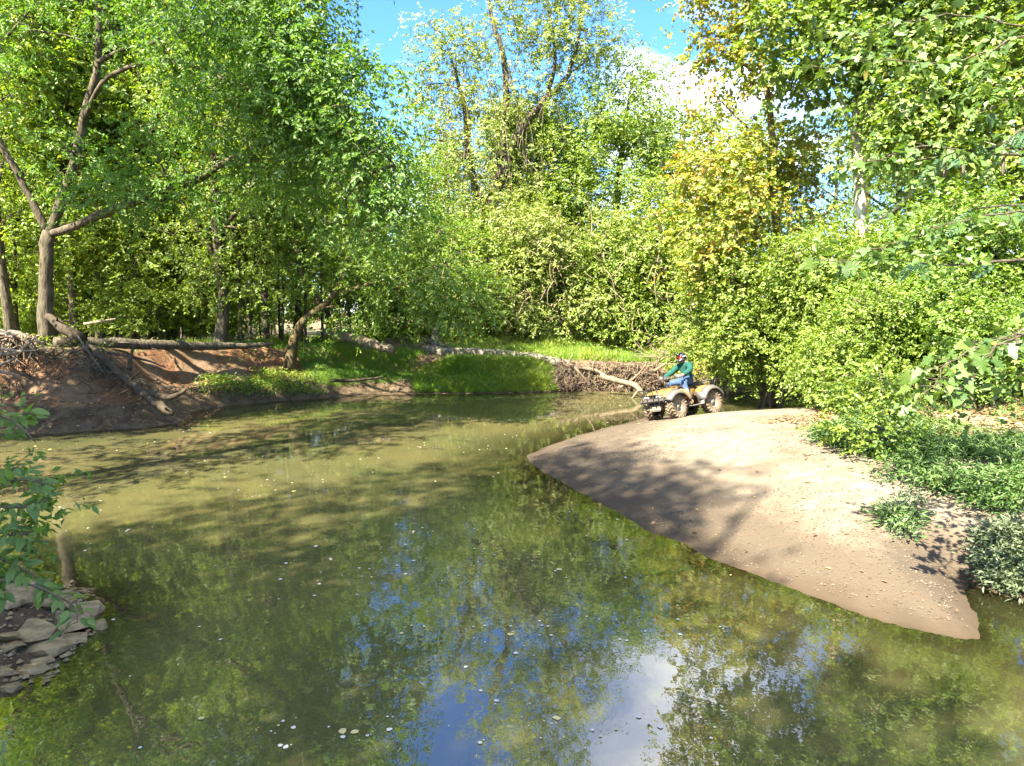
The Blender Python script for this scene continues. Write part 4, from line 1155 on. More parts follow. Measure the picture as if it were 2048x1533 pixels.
# ------------------------------------------------------------------ near foliage with single leaves
def fan_mesh(name, outline, curl=.15, cup=.10, val=.5, wave=0.0):
    """leaf blade from half an outline (x>=0), mirrored, with fold along the midrib"""
    k_ = [0]
    half = [outline[0]]
    for (x0, y0), (x1, y1) in zip(outline[:-1], outline[1:]):
        for t in (.33, .67, 1.0):
            bulge = .05 * math.sin(math.pi * t) * math.hypot(x1 - x0, y1 - y0)
            half.append((max(0, x0 + (x1 - x0) * t + bulge * (1 if t < 1 else 0)), y0 + (y1 - y0) * t))
    half[-1] = outline[-1]
    pts = [(x, y) for x, y in half] + [(-x, y) for x, y in reversed(half[1:-1])]
    V = [(0, .34, 0)]
    for i, (x, y) in enumerate(pts):
        V.append((x, y, cup * abs(x) - .35 * cup * x * x * 2 - curl * y * y + wave * math.sin(i * 1.3)))
    V[0] = (0, .34, -curl * .1156)
    n_ = len(pts)
    Fs = [(0, 1 + i, 1 + (i + 1) % n_) for i in range(n_)]
    return np_mesh(name, np.array(V), [i for f in Fs for i in f], [3] * n_, val=np.full(n_ + 1, val), smooth=True)
SYC = [(0, 0), (.16, -.10), (.50, -.02), (.33, .18), (.62, .44), (.36, .46), (.24, .60), (.20, .72), (0, 1.0)]
ASH = [(0, 0), (.12, .08), (.22, .28), (.22, .52), (.13, .78), (0, 1.0)]
def scatter_leaves(root, sites, meshes, mat, size, hang=.5, face=(0, -.5, .8)):
    for me in meshes:
        if not me.materials: me.materials.append(M[mat])
    for i, (p, d) in enumerate(sites):
        o = bpy.data.objects.new('leaf', meshes[i % len(meshes)])
        COL.objects.link(o); o.parent = root
        a = nrm(np.asarray(d, float) + rng.normal(size=3) * .35 + (0, 0, -hang * rng.random()))
        nn_ = np.asarray(face, float) + rng.normal(size=3) * .38
        x_ = nrm(np.cross(a, nn_)); n2 = np.cross(x_, a)
        s = size * (.6 + .7 * rng.random())
        m4 = Matrix(((x_[0], a[0], n2[0], p[0]), (x_[1], a[1], n2[1], p[1]), (x_[2], a[2], n2[2], p[2]), (0, 0, 0, 1)))
        o.matrix_local = m4 @ Matrix.Scale(s, 4)

def spray_sites(b, path, n, side, start=.1, tw=None):
    """leaf sites alternating along a twig"""
    out = []
    for i in range(n):
        t = start + (1 - start) * (i + .5) / n
        k = t * (len(path) - 1); i0 = min(int(k), len(path) - 2); f_ = k - i0
        p = path[i0] * (1 - f_) + path[i0 + 1] * f_
        dv = nrm(path[i0 + 1] - path[i0])
        sd_ = nrm(np.cross(dv, (0, 0, 1.0))) * (1 if i % 2 else -1)
        pet = dv * .3 + sd_ * .8 + rng.normal(size=3) * .2
        e_ = p + pet * side * (.4 + rng.random())
        if tw is not None: tw.tube([p, (p + e_) / 2 + (0, 0, .01), e_], [.004, .003, .0015], 3, cap=False)
        out.append((e_, pet))
    return out

# sycamore whose near boughs reach in from the right
sb = np.array((7.6, 6.2, 0.0)); sb[2] = height(7.6, 6.2)[0] - .1
sroot = empty('near_sycamore', sb)
tb = TB()
tb.tube(smooth_path(np.array([sb, sb + (0, .1, 2), sb + (-.2, .2, 4.5), sb + (-.3, .3, 8)]) - sb, 4), [.24, .19, .16, .08], 9, rough=.15)
boughs = [[(2300, 60, 7.2), (2080, 40, 7.6), (1880, 45, 7.8), (1700, 70, 8), (1600, 60, 8.1)], [(2250, 20, 7), (2050, 110, 7.4), (1880, 170, 7.6), (1720, 180, 7.8), (1570, 165, 8)],
          [(2300, 300, 7), (2080, 310, 7.2), (1900, 335, 7.4), (1770, 365, 7.5), (1690, 385, 7.5)], [(2250, 430, 7), (2050, 450, 7.0), (1850, 490, 7.0), (1720, 520, 7.0), (1620, 525, 7.0)],
          [(2250, 600, 6.6), (2080, 650, 6.5), (1930, 690, 6.4), (1850, 735, 6.3), (1830, 770, 6.3)], [(2200, 640, 6.2), (2060, 690, 6.1), (1985, 760, 6.0), (1950, 830, 6.0), (1925, 862, 6.0)],
          [(2250, 560, 6.8), (2100, 600, 6.8), (2000, 640, 6.8), (1930, 640, 6.8)], [(2250, 150, 7.2), (2120, 200, 7.2), (1990, 230, 7.3), (1900, 260, 7.4)]]
cs = Crown([(0, 0, 0)])
bough_n = [34, 34, 40, 40, 36, 24, 22, 26]
sites = []
for k, bo in enumerate(boughs):
    path = smooth_path(np.array([W(*q) for q in bo]) - sb, 5)
    path[1:] += np.cumsum(rng.normal(size=(len(path) - 1, 3)) * .035, axis=0) + np.outer(np.linspace(0, 1, len(path) - 1) ** 2, (0, 0, -.12))
    st = np.array((-.25, .25, max(1.2, path[0][2] - .8)))
    full = np.vstack([st[None], path])
    tb.tube(full, np.linspace(.016, .003, len(full)), 5)
    sites += spray_sites(sb, path, bough_n[k], .16 if k != 5 else .07, .32, tb)
    cs.lobe(path[len(path) // 2], (.55, .4, .28), 7 if k < 4 or k == 7 else 3, leaf=.085, per=4, k=6, spread=.22, branch=False, wr=.7, fill=.1)
    cs.lobe(path[-len(path) // 4], (.5, .35, .25), 6 if k < 4 else 2, leaf=.08, per=4, k=6, spread=.2, branch=False, wr=.7, fill=.1)
tb.build('trunk', M['bark'], sroot)
cs.leaves('crown', M['near_sycamore'], sroot)
scatter_leaves(sroot, sites, [fan_mesh('sycamore_leaf', SYC, .16, .12, .10, .02), fan_mesh('sycamore_leaf', SYC, .30, .18, .25, .03), fan_mesh('sycamore_leaf', SYC, .05, .25, .40, .03), fan_mesh('sycamore_leaf', SYC, .4, .05, .6, .02)], 'near_sycamore', .12, hang=1.0)
tag(sroot, 'sycamore boughs with big lobed leaves reaching in at the right side', 'tree')

# feathery mimosa twigs
mb = np.array((8.6, 9.6, 0.0)); mb[2] = height(8.6, 9.6)[0] - .1
mroot = empty('mimosa_tree', mb)
tb = TB().tube(smooth_path(np.array([(0, 0, 0), (-.1, 0, 1.6), (-.2, .1, 3.2), (-.3, .1, 5.2)]), 4), [.12, .1, .08, .04], 7)
fr_sites = []
for bo in ([(2200, 330, 9.4), (2050, 310, 9.2), (1920, 310, 9), (1830, 320, 8.9)], [(2200, 420, 9.2), (2040, 410, 9), (1930, 420, 8.9)], [(2200, 520, 9), (2040, 520, 8.8), (1900, 530, 8.7), (1800, 520, 8.6)], [(2200, 250, 9.4), (2080, 240, 9.3), (1990, 300, 9.2)]):
    path = smooth_path(np.array([W(*q) for q in bo]) - mb, 4)
    full = np.vstack([np.array((-.2, .05, max(1.0, path[0][2] - .6)))[None], path])
    tb.tube(full, np.linspace(.03, .006, len(full)), 5)
    fr_sites += spray_sites(mb, path, 9, .06, .3, tb)
tb.build('trunk', M['bark'], mroot)
fv, ff, fn = [], [], 0
for i in range(13):
    t = .12 + .88 * i / 13
    for sgn in (-1, 1):
        ln = .30 * math.sin(math.pi * (.2 + .75 * t)); w2 = .026
        ax = np.array((sgn * .85, .5, -.12)); ax = ax / np.linalg.norm(ax); bx = np.array((-.5 * sgn, .85, 0)) * w2
        p0 = np.array((0, t, -.25 * t * t))
        fv += [p0, p0 + ax * ln * .5 + bx, p0 + ax * ln, p0 + ax * ln * .5 - bx]; ff.append((fn, fn + 1, fn + 2, fn + 3)); fn += 4
me = np_mesh('frond', np.array(fv), [i for f in ff for i in f], [4] * len(ff), val=rng.random(fn), smooth=False)
me.materials.append(M['mimosa'])
for i, (p, d) in enumerate(fr_sites):
    o = bpy.data.objects.new('frond', me); COL.objects.link(o); o.parent = mroot
    a = nrm(np.asarray(d) + rng.normal(size=3) * .3 + (0, -.2, -.3)); x_ = nrm(np.cross(a, np.array((0, -.5, .8)) + rng.normal(size=3) * .3)); n2 = np.cross(x_, a); s = .30 + .15 * rng.random()
    o.matrix_local = Matrix(((x_[0], a[0], n2[0], p[0]), (x_[1], a[1], n2[1], p[1]), (x_[2], a[2], n2[2], p[2]), (0, 0, 0, 1))) @ Matrix.Scale(s, 4)
for i in range(6):
    q = fr_sites[rng.integers(len(fr_sites))][0]
    TB().tube([q, q + (0, 0, -.05), q + (.01, 0, -.20), q + (.0, 0, -.26)], [.006, .022, .022, .008], 6).build('seed_pod', M['twig'], mroot)
tag(mroot, 'dark mimosa twigs with feathery fronds in front of the right hand bushes', 'tree')

# ash twigs at the left edge
ab = np.array((-5.6, 4.9, 0.0)); ab[2] = height(-5.6, 4.9)[0] - .1
aroot = empty('bank_ash_shrub', ab)
tb = TB()
tb.tube(smooth_path(np.array([(0, 0, 0), (.05, .05, .8), (.1, .1, 1.7), (.1, .1, 2.6)]), 4), [.05, .04, .03, .015], 6)
sites = []
twigs = [([(-160, 960, 5.4), (-40, 965, 5.3), (50, 960, 5.2), (105, 975, 5.2)], 30), ([(-160, 1000, 5.3), (-40, 1010, 5.2), (40, 1015, 5.1), (95, 1000, 5.1)], 30), ([(-160, 1080, 5.2), (-50, 1060, 5.1), (30, 1070, 5.0), (80, 1060, 5.0)], 30), ([(-160, 1120, 5.2), (-40, 1110, 5.1), (30, 1130, 5), (80, 1160, 5), (90, 1190, 5)], 30),
         ([(-160, 830, 5.6), (-40, 835, 5.5), (30, 838, 5.4), (60, 825, 5.4)], 28), ([(-120, 860, 5.6), (-30, 862, 5.5), (10, 872, 5.4)], 12), ([(-120, 1150, 5.0), (40, 1165, 4.9), (110, 1190, 4.9), (150, 1215, 4.85), (155, 1245, 4.8)], 24), ([(-140, 1040, 5.1), (-20, 1150, 5.0), (5, 1190, 5)], 16), ([(-100, 930, 5.4), (0, 945, 5.3), (35, 935, 5.3)], 14)]
for bo, n_ in twigs:
    path = smooth_path(np.array([W(*q) for q in bo]) - ab, 4)
    full = np.vstack([np.array((.08, .08, min(2.5, max(.4, path[0][2] - .3))))[None], path])
    tb.tube(full, np.linspace(.014, .003, len(full)), 5)
    sites += spray_sites(ab, path, n_, .06, .34, tb)
bare = smooth_path(np.array([W(-100, 800, 5.4), W(10, 835, 5.3), W(45, 858, 5.2), W(72, 885, 5.2)]) - ab, 4)
tb.tube(bare, np.linspace(.012, .004, len(bare)), 5)
tb.build('stem', M['twig'], aroot)
ca = Crown([(0, 0, 0)])
for px, py, d, rp, n_ in ((15, 975, 5.35, 50, 9), (60, 985, 5.25, 35, 5), (35, 1040, 5.2, 42, 7), (10, 1095, 5.15, 40, 6), (10, 835, 5.5, 35, 4)):
    ca.lobe(W(px, py, d) - ab, rp * d / F, n_, leaf=.085, per=3, k=7, spread=.11, branch=False, fill=.1, wr=.42)
ca.leaves('foliage', M['ash'], aroot)
scatter_leaves(aroot, sites, [fan_mesh('ash_leaf', ASH, .2, .25, .35), fan_mesh('ash_leaf', ASH, .4, .15, .55), fan_mesh('ash_leaf', ASH, .05, .3, .7)], 'ash', .105, hang=.6, face=(.1, -.6, .7))
tag(aroot, 'leafy green twigs hanging in at the left edge above the rocks', 'shrub')

# sapling in front of the ground cover
gb = hit(1772, 905)
tree('sapling', 'small bright leaved sapling rising from the ground cover', 'sapling', gb, [([gb, W(1768, 860, gb[1]), W(1765, 800, gb[1]), W(1760, 740, gb[1])], [.02, .016, .012, .005])],
     [LP(1700, 800, gb[1], 50, 14), LP(1760, 760, gb[1], 55, 16), LP(1800, 830, gb[1], 50, 12), LP(1730, 860, gb[1] - .2, 60, 16, ry=.6), LP(1660, 770, gb[1] + .3, 35, 8)], 'bright', 'twig', leaf=.085, per=5, k=9, spread=.20, hue=-.1, brad=.005)

# ------------------------------------------------------------------ quad bike
AM = dict(yellow=plain('yellow_plastic', (.28, .15, .010), .4, dirt=(.16, .12, .07), dscale=6, damt=.8), orange=plain('orange_plastic', (.42, .14, .012), .45, dirt=(.30, .17, .08), dscale=7, damt=.6),
          grey=plain('grey_plastic', (.060, .060, .068), .5, dirt=(.115, .10, .082), dscale=8), black=plain('black_metal', (.018, .018, .02), .4), seat=plain('black_vinyl', (.015, .015, .016), .45),
          tyre=plain('muddy_tyre', (.05, .045, .04), .9, dirt=(.19, .145, .10), dscale=11, damt=1.0, spec=.2), rim=plain('dusty_steel_rim', (.17, .155, .13), .5, .2, dirt=(.145, .115, .08), dscale=9),
          mud=plain('muddy_steel', (.16, .12, .09), .8, dirt=(.19, .14, .095), dscale=9), skid=plain('skid_plate', (.16, .145, .12), .6, dirt=(.12, .095, .07)), lamp=plain('lamp_lens', (.55, .56, .55), .1),
          green=plain('green_jersey', (.011, .052, .045), .9, dirt=(.020, .080, .068), dscale=5, spec=.1), jeans=plain('blue_jeans', (.020, .042, .10), .9, dirt=(.06, .10, .18), dscale=5, damt=.7, spec=.1),
          skin=plain('skin', (.34, .20, .135), .6), boot=plain('tan_boots', (.22, .12, .06), .75, dirt=(.35, .25, .17)), glove=plain('dark_glove', (.02, .02, .022), .8),
          helmet=plain('helmet_shell', (.018, .022, .028), .25, coat=.5), white=plain('white_trim', (.30, .30, .29), .4), lens=plain('red_mirror_lens', (.70, .03, .015), .12, spec=.8, coat=1))
hv = np.array((-.86, -.51)); ang = math.atan2(hv[1], hv[0])
ac = hit(1372, 834, 14, 24)
ac = np.array((W(1372, 700, 18.15)[0], 18.15, 0))
def tow(lx, ly):
    return ac[0] + lx * math.cos(ang) - ly * math.sin(ang), ac[1] + lx * math.sin(ang) + ly * math.cos(ang)
gh = [float(height(*tow(x_, y_))[0]) for x_, y_ in ((.62, .42), (.62, -.42), (-.62, .42), (-.62, -.42))]
pitch = math.atan2((gh[2] + gh[3] - gh[0] - gh[1]) / 2, 1.24); roll = math.atan2((gh[0] + gh[2] - gh[1] - gh[3]) / 2, .84)
atv = empty('quad_bike', (ac[0], ac[1], sum(gh) / 4 - .012))
atv.rotation_mode = 'XYZ'
atv.matrix_world = Matrix.Translation(atv.location) @ Matrix.Rotation(ang, 4, 'Z') @ Matrix.Rotation(pitch, 4, 'Y') @ Matrix.Rotation(roll, 4, 'X')
bpy.context.view_layer.update()

def lathe(prof, seg=30):
    V = [(r_ * math.cos(2 * math.pi * i / seg), y_, r_ * math.sin(2 * math.pi * i / seg)) for r_, y_ in prof for i in range(seg)]
    Fs = [(k * seg + i, k * seg + (i + 1) % seg, (k + 1) * seg + (i + 1) % seg, (k + 1) * seg + i) for k in range(len(prof) - 1) for i in range(seg)]
    return np.array(V), Fs
TR, TW = .305, .115
def tyre_tb():
    tb = TB()
    tb.raw(*lathe([(.165, -TW * .7), (.20, -TW * .95), (.25, -TW), (.278, -TW * .9), (.285, -TW * .4), (.287, 0), (.285, TW * .4), (.278, TW * .9), (.25, TW), (.20, TW * .95), (.165, TW * .7)]))
    nl = 20
    for i in range(nl):
        for sg in (-1, 1):
            th = 2 * math.pi * (i + (.5 if sg > 0 else 0)) / nl
            Mx = Matrix.Rotation(-th, 4, 'Y') @ Matrix.Rotation(sg * .5, 4, 'X')
            c = np.array((math.cos(th) * .288, sg * TW * .52, math.sin(th) * .288))
            tb.box(c, (.042, TW * 1.05, .030), Mx)
            c2 = np.array((math.cos(th) * .262, sg * TW * .98, math.sin(th) * .262))
            tb.box(c2, (.055, .024, .032), Mx)
    return tb
def rim_tb(sg):
    tb = TB()
    tb.raw(*lathe([(.168, -TW * .7), (.172, sg * TW * .78), (.160, sg * TW * .82), (.150, sg * TW * .45), (.115, sg * TW * .25), (.08, sg * TW * .42), (.045, sg * TW * .55), (.04, sg * TW * .7), (.0, sg * TW * .72)]))
    for i in range(4):
        a = i * math.pi / 2 + .4
        tb.tube([(math.cos(a) * .065, sg * TW * .4, math.sin(a) * .065), (math.cos(a) * .065, sg * TW * .58, math.sin(a) * .065)], [.010, .010], 6)
    return tb
tyre_me = None
for (wx_, wy_, st) in ((.62, .42, .12), (.62, -.42, .12), (-.62, .42, 0), (-.62, -.42, 0)):
    sg = 1 if wy_ > 0 else -1
    hub = TB().tube([(0, -sg * .20, 0), (0, sg * .06, 0)], [.035, .06], 10).build('wheel', AM['mud'], atv)
    hub.location = (wx_, wy_, TR); hub.rotation_euler = (0, .3 * wx_, st)
    if tyre_me is None:
        t_ = tyre_tb().build('tyre', AM['tyre'], hub, smooth=False); tyre_me = t_.data
    else:
        t_ = link('tyre', tyre_me, None, hub)
    rim_tb(sg).build('rim', AM['rim'], hub)

def sheet(name, P, mat, parent, thick=.014):
    P = np.asarray(P, float); a_, b_ = P.shape[:2]
    Fs = [(i * b_ + j, (i + 1) * b_ + j, (i + 1) * b_ + j + 1, i * b_ + j + 1) for i in range(a_ - 1) for j in range(b_ - 1)]
    o = TB().raw(P.reshape(-1, 3), Fs).build(name, mat, parent)
    md = o.modifiers.new('thick', 'SOLIDIFY'); md.thickness = thick; md.offset = 0
    return o
def arch(cx, r0, a0, a1, ys, drops, n=14, sx=1.0):
    """wheel arch surface: rows along the arc, columns across y"""
    out = []
    for i in range(n):
        a = R(a0 + (a1 - a0) * i / (n - 1))
        out.append([(cx + sx * (r0 + dr) * math.cos(a), y_, TR + (r0 + dr) * math.sin(a)) for y_, dr in zip(ys, drops)])
    return out
for sg in (1, -1):
    fy = [sg * q for q in (.16, .30, .44, .50)]
    sheet('front_fender', arch(.60, .40, 152, 38, fy, [.07, .06, .035, .0]), AM['yellow'], atv)
    sheet('fender_flare', arch(.60, .40, 160, 28, [sg * q for q in (.43, .52, .58, .60)], [.042, .012, -.025, -.07]), AM['grey'], atv, .02)
    sheet('fender_liner', [[(.22 + .05 * k_, sg * y_, z_) for y_ in (.20, .50)] for k_, z_ in ((0, .72), (-.5, .62), (-1.2, .52), (-1.8, .44))], AM['orange'], atv)
    sheet('rear_fender', arch(-.62, .41, 150, 30, [sg * q for q in (.14, .30, .44, .50)], [.05, .05, .03, .0]), AM['yellow'], atv)
    sheet('fender_flare', arch(-.62, .41, 158, 14, [sg * q for q in (.43, .52, .58, .60)], [.042, .012, -.025, -.07]), AM['grey'], atv, .02)
    sheet('foot_guard', [[(-.20, sg * .30, .62), (-.20, sg * .56, .58)], [(-.24, sg * .32, .45), (-.25, sg * .58, .42)], [(-.24, sg * .34, .30), (-.22, sg * .58, .29)], [(-.05, sg * .30, .28), (-.05, sg * .54, .28)], [(.18, sg * .30, .28), (.18, sg * .52, .28)]], AM['grey'], atv, .02)
    sheet('side_panel', [[(.24, sg * .20, .74), (.0, sg * .19, .76), (-.30, sg * .20, .74)], [(.22, sg * .24, .60), (.0, sg * .23, .60), (-.28, sg * .25, .56)], [(.16, sg * .24, .48), (.0, sg * .23, .46), (-.22, sg * .25, .44)]], AM['yellow'], atv)
    lamp_ = TB().raw(*lathe([(.0, -.03), (.055, -.02), (.06, .0), (.05, .025), (.0, .035)], 14)).build('headlight', AM['lamp'], atv)
    lamp_.location = (1.0, sg * .22, .60); lamp_.rotation_euler = (0, 0, -math.pi / 2); lamp_.scale = (1.3, 1, .8)
# hood, tank, nose
sheet('hood', [[(.98, y_, .66 - .25 * y_ * y_) for y_ in (-.22, -.1, 0, .1, .22)], [(.80, y_, .735 - .3 * y_ * y_) for y_ in (-.24, -.1, 0, .1, .24)], [(.55, y_, .79 - .4 * y_ * y_) for y_ in (-.22, -.1, 0, .1, .22)], [(.35, y_, .84 - .8 * y_ * y_) for y_ in (-.18, -.08, 0, .08, .18)], [(.15, y_, .84 - 1.5 * y_ * y_) for y_ in (-.16, -.08, 0, .08, .16)]], AM['yellow'], atv, .02)
def rbox(name, c, s, mat, bev=.03, rot=None):
    bm = bmesh.new()
    bmesh.ops.create_cube(bm, size=1)
    bmesh.ops.scale(bm, vec=s, verts=bm.verts)
    bmesh.ops.bevel(bm, geom=list(bm.edges), offset=bev, segments=2, affect='EDGES')
    me = bpy.data.meshes.new(name); bm.to_mesh(me); bm.free()
    o = link(name, me, AM[mat], atv, c)
    if rot: o.rotation_euler = rot
    return o
rbox('engine', (.02, 0, .45), (.62, .34, .34), 'mud', .05)
rbox('frame', (.0, 0, .28), (1.25, .30, .07), 'mud', .02)
rbox('front_axle_case', (.60, 0, .36), (.26, .34, .22), 'mud', .04)
rbox('rear_axle_case', (-.60, 0, .36), (.26, .40, .22), 'mud', .04)
rbox('skid_plate', (.93, 0, .33), (.06, .40, .20), 'skid', .02, (0, -.5, 0))
rbox('grille', (.97, 0, .56), (.05, .30, .12), 'black', .015)
rbox('bumper', (1.02, 0, .52), (.09, .92, .10), 'grey', .035)
rbox('exhaust', (-.80, -.22, .46), (.42, .13, .13), 'mud', .04)
# seat
sp = [(-.02, .80), (-.15, .83), (-.35, .845), (-.55, .86), (-.72, .86)]
sheet('seat', [[(x_, y_ * (1 - .2 * (i == 0)), z_ - 3.2 * y_ * y_) for y_ in (-.15, -.1, -.04, .04, .1, .15)] for i, (x_, z_) in enumerate(sp)], AM['seat'], atv, .05)
def rack(name, x0, x1, w_, z_, parent, loop=True):
    tb = TB()
    tb.tube(smooth_path([(x0, -w_, z_), (x1 - .05, -w_, z_), (x1, -w_ + .06, z_), (x1, w_ - .06, z_), (x1 - .05, w_, z_), (x0, w_, z_)], 2), .013, 6)
    tb.tube([(x0, -w_, z_), (x0, w_, z_)], .012, 6)
    for y_ in np.linspace(-w_, w_, 6)[1:-1]:
        tb.tube([(x0, y_, z_), (x1, y_, z_)], .009, 5)
    for y_ in (-w_ * .6, w_ * .6):
        for x_ in (x0, x1):
            tb.tube([(x_, y_, z_), (x_ * .96, y_, z_ - .14)], .011, 5)
    return tb.build(name, AM['black'], parent)
rack('front_rack', .58, 1.08, .42, .815, atv)
rack('rear_rack', -.60, -1.04, .44, .885, atv)
tb = TB()
for y_ in (-.30, -.12, .12, .30):
    tb.tube(smooth_path([(1.07, y_, .80), (1.09, y_, .62), (1.06, y_, .45), (.98, y_ * .8, .34)], 3), .012, 5)
tb.tube([(1.09, -.38, .66), (1.09, .38, .66)], .012, 5)
tb.build('brush_guard', AM['black'], atv)
tb = TB().tube(smooth_path([(.22, .40, 1.06), (.27, .30, 1.07), (.34, .14, 1.04), (.36, 0, 1.03), (.34, -.14, 1.04), (.27, -.30, 1.07), (.22, -.40, 1.06)], 4), .013, 8)
tb.tube([(.42, 0, .80), (.36, 0, 1.03)], [.03, .025], 8)
hb = tb.build('handlebar', AM['black'], atv)
for sg in (1, -1):
    TB().tube([(.26, sg * .31, 1.07), (.215, sg * .42, 1.06)], .020, 8).build('grip', AM['seat'], hb)
    TB().tube(smooth_path([(.30, sg * .24, 1.08), (.34, sg * .34, 1.08), (.29, sg * .42, 1.06)], 3), .012, 6).build('brake_lever', AM['black'], hb)
    sheet('hand_guard', [[(.36, sg * .22, 1.13), (.37, sg * .33, 1.13), (.30, sg * .43, 1.11)], [(.37, sg * .22, 1.04), (.39, sg * .33, 1.03), (.31, sg * .44, 1.02)]], AM['grey'], hb)
rbox('instrument_pod', (.40, 0, 1.06), (.16, .16, .10), 'grey', .03)
for sg in (1, -1):
    tb = TB().tube([(.55, sg * .12, .36), (.62, sg * .32, .31)], .02, 6).tube([(.56, sg * .15, .66), (.60, sg * .28, .36)], [.03, .045], 8)
    tb.build('suspension_arm', AM['mud'], atv)
    TB().tube([(-.58, sg * .12, .36), (-.62, sg * .32, .31)], .03, 6).build('rear_axle', AM['mud'], atv)
tag(atv, 'muddy yellow quad bike with black racks parked on the sand bar', 'quad bike')

# ------------------------------------------------------------------ rider
def to_world(v):
    return atv.matrix_world @ Vector(v)
person = empty('person')
person.matrix_world = atv.matrix_world.copy()
def skinned(name, verts, edges, radii, mat, parent, root=0, sub=2):
    me = bpy.data.meshes.new(name)
    me.from_pydata([tuple(v) for v in verts], edges, [])
    o = link(name, me, mat, parent)
    sk = o.modifiers.new('skin', 'SKIN'); sk.use_smooth_shade = True
    for i, r_ in enumerate(radii):
        d_ = me.skin_vertices[0].data[i]
        d_.radius = r_ if isinstance(r_, tuple) else (r_, r_)
        d_.use_root = (i == root)
    ss = o.modifiers.new('sub', 'SUBSURF'); ss.levels = ss.render_levels = sub
    return o
J = dict(pel=(-.27, 0, .96), spine=(-.30, 0, 1.10), chest=(-.29, 0, 1.29), neckb=(-.265, 0, 1.415), neck=(-.245, 0, 1.475), head=(-.21, 0, 1.575))
def body(grow, name, mat, parts):
    V, E, Rr, idx = [], [], [], {}
    def add(k, p, r_, par=None):
        idx[k] = len(V); V.append(p); Rr.append((r_[0] + grow, r_[1] + grow) if isinstance(r_, tuple) else (r_ + grow, r_ + grow))
        if par is not None: E.append((idx[par], idx[k]))
    if 'legs' in parts or 'torso' in parts:
        add('pel', J['pel'], .115)
    if 'torso' in parts:
        add('spine', J['spine'], .125, 'pel'); add('chest', J['chest'], .135, 'spine'); add('neckb', J['neckb'], .085, 'chest')
        if 'head' in parts:
            add('neck', J['neck'], .055, 'neckb'); add('head', J['head'], .085, 'neck'); add('crown', (-.205, 0, 1.645), .07, 'head')
    for sg, s_ in ((1, 'l'), (-1, 'r')):
        if 'arms' in parts:
            add('sh' + s_, (-.275, sg * .20, 1.375), .070, 'neckb')
            add('el' + s_, (-.07, sg * .38, 1.19), .050, 'sh' + s_)
            add('wr' + s_, (.17, sg * .365, 1.10), .034, 'el' + s_)
            if 'hands' in parts:
                add('pa' + s_, (.215, sg * .365, 1.095), .030, 'wr' + s_)
                for k in range(4):
                    yy = sg * (.335 + .022 * k)
                    add('f%d' % k + s_, (.265, yy, 1.10), .010, 'pa' + s_)
                    add('g%d' % k + s_, (.275, yy, 1.065), .009, 'f%d' % k + s_)
                    add('h%d' % k + s_, (.245, yy, 1.040 + .004 * (k % 2)), .008, 'g%d' % k + s_)
                add('t0' + s_, (.225, sg * .32, 1.075), .011, 'pa' + s_); add('t1' + s_, (.255, sg * .305, 1.05), .009, 't0' + s_)
        if 'legs' in parts:
            add('hip' + s_, (-.22, sg * .12, .945), .098, 'pel')
            add('kn' + s_, (.13, sg * .29, .92), .068, 'hip' + s_)
            add('ca' + s_, (.11, sg * .335, .68), .058, 'kn' + s_)
            add('an' + s_, (.02, sg * .37, .42), .045, 'ca' + s_)
            if 'feet' in parts:
                add('he' + s_, (.02, sg * .375, .345), .042, 'an' + s_); add('to' + s_, (.18, sg * .40, .335), .036, 'he' + s_)
    return skinned(name, V, E, Rr, mat, person)
body(-.012, 'body', AM['skin'], ('torso', 'head', 'arms', 'hands', 'legs', 'feet'))
body(.032, 'jersey', AM['green'], ('torso', 'arms'))
# jeans
body(.018, 'jeans', AM['jeans'], ('legs',))
for sg in (1, -1):
    bt = skinned('boot', [(.02, sg * .37, .44), (.015, sg * .375, .35), (.10, sg * .39, .335), (.20, sg * .402, .325)], [(0, 1), (1, 2), (2, 3)], [.058, .060, .052, .045], AM['boot'], person)
    TB().box((.09, sg * .388, .290), (.30, .10, .022), Matrix.Rotation(sg * .12, 4, 'Z')).build('sole', AM['black'], bt, smooth=False)
    gl_ = skinned('glove', [(.16, sg * .365, 1.10), (.21, sg * .365, 1.095), (.262, sg * .365, 1.09), (.272, sg * .366, 1.06)], [(0, 1), (1, 2), (2, 3)], [.038, (.034, .046), (.024, .046), (.02, .044)], AM['glove'] if sg < 0 else AM['skin'], person)
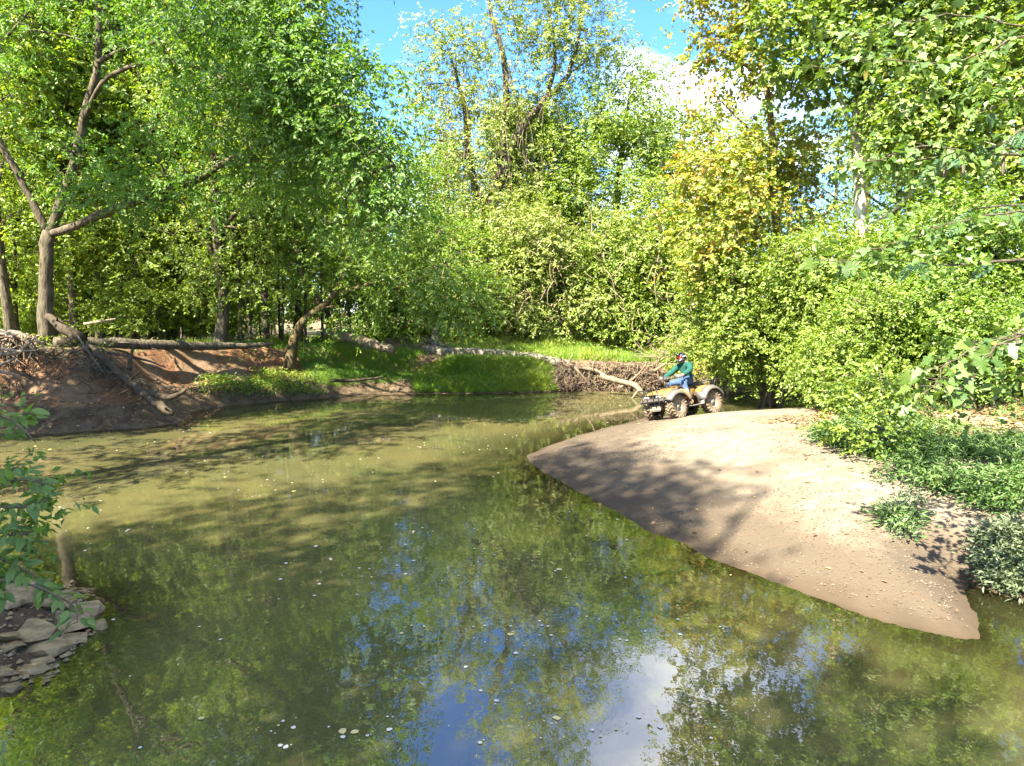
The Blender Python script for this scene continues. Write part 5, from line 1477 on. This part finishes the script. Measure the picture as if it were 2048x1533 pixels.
# helmet: shell with a face opening, chin bar, peak and goggles
hc = np.array((-.205, 0, 1.59))
bm = bmesh.new()
bmesh.ops.create_uvsphere(bm, u_segments=28, v_segments=18, radius=1)
kill = []
for f in bm.faces:
    c = f.calc_center_median()
    if (c.x > .55 and -.42 < c.z < .38 and abs(c.y) < .78) or c.z < -.88:
        kill.append(f)
bmesh.ops.delete(bm, geom=kill, context='FACES')
for v in bm.verts:
    x_, y_, z_ = v.co
    if z_ < -.2: x_ *= 1.0 + .30 * min(1, (-z_ - .2) * 1.4) * (x_ > 0); y_ *= 1 - .18 * (-z_ - .2)
    v.co = (x_ * .142, y_ * .122, z_ * .138)
me = bpy.data.meshes.new('helmet'); bm.to_mesh(me); bm.free()
hel = link('helmet', me, AM['helmet'], person, hc)
hel.rotation_euler = (0, .08, .10)
for pl in me.polygons: pl.use_smooth = True
md = hel.modifiers.new('thick', 'SOLIDIFY'); md.thickness = .022; md.offset = -1
sheet('peak', [[(.07, y_, .118 - .9 * y_ * y_) for y_ in (-.10, -.05, 0, .05, .10)], [(.15, y_, .112 - .9 * y_ * y_) for y_ in (-.095, -.05, 0, .05, .095)], [(.215, y_, .085 - 1.1 * y_ * y_) for y_ in (-.075, -.04, 0, .04, .075)]], AM['helmet'], hel, .010)
TB().tube(smooth_path([(.05, .118, -.07), (.13, .082, -.085), (.172, 0, -.09), (.13, -.082, -.085), (.05, -.118, -.07)], 4), [.03, .032, .03], 8).build('chin_guard', AM['helmet'], hel)
sheet('goggles', [[(.118 - 2.4 * y_ * y_ + k_ * .006, y_, z_) for y_ in (-.085, -.06, -.03, 0, .03, .06, .085)] for k_, z_ in ((0, .045), (1, .01), (1, -.02), (0, -.05))], AM['lens'], hel, .012)
TB().tube(smooth_path([(.095, .10, .05), (.128, .05, .058), (.135, 0, .058), (.128, -.05, .058), (.095, -.10, .05)], 3), .010, 6).tube(smooth_path([(.095, .10, -.05), (.125, .05, -.066), (.130, 0, -.066), (.125, -.05, -.066), (.095, -.10, -.05)], 3), .009, 6).build('goggle_frame', AM['white'], hel)
for sg in (1, -1):
    TB().tube([(.085, sg * .108, .0), (.0, sg * .128, .01), (-.08, sg * .110, .02)], [.016, .018, .012], 6).build('goggle_strap', AM['white'], hel)
tag(person, 'person in dark helmet, red goggles, green jersey and blue jeans riding the quad bike', 'person')
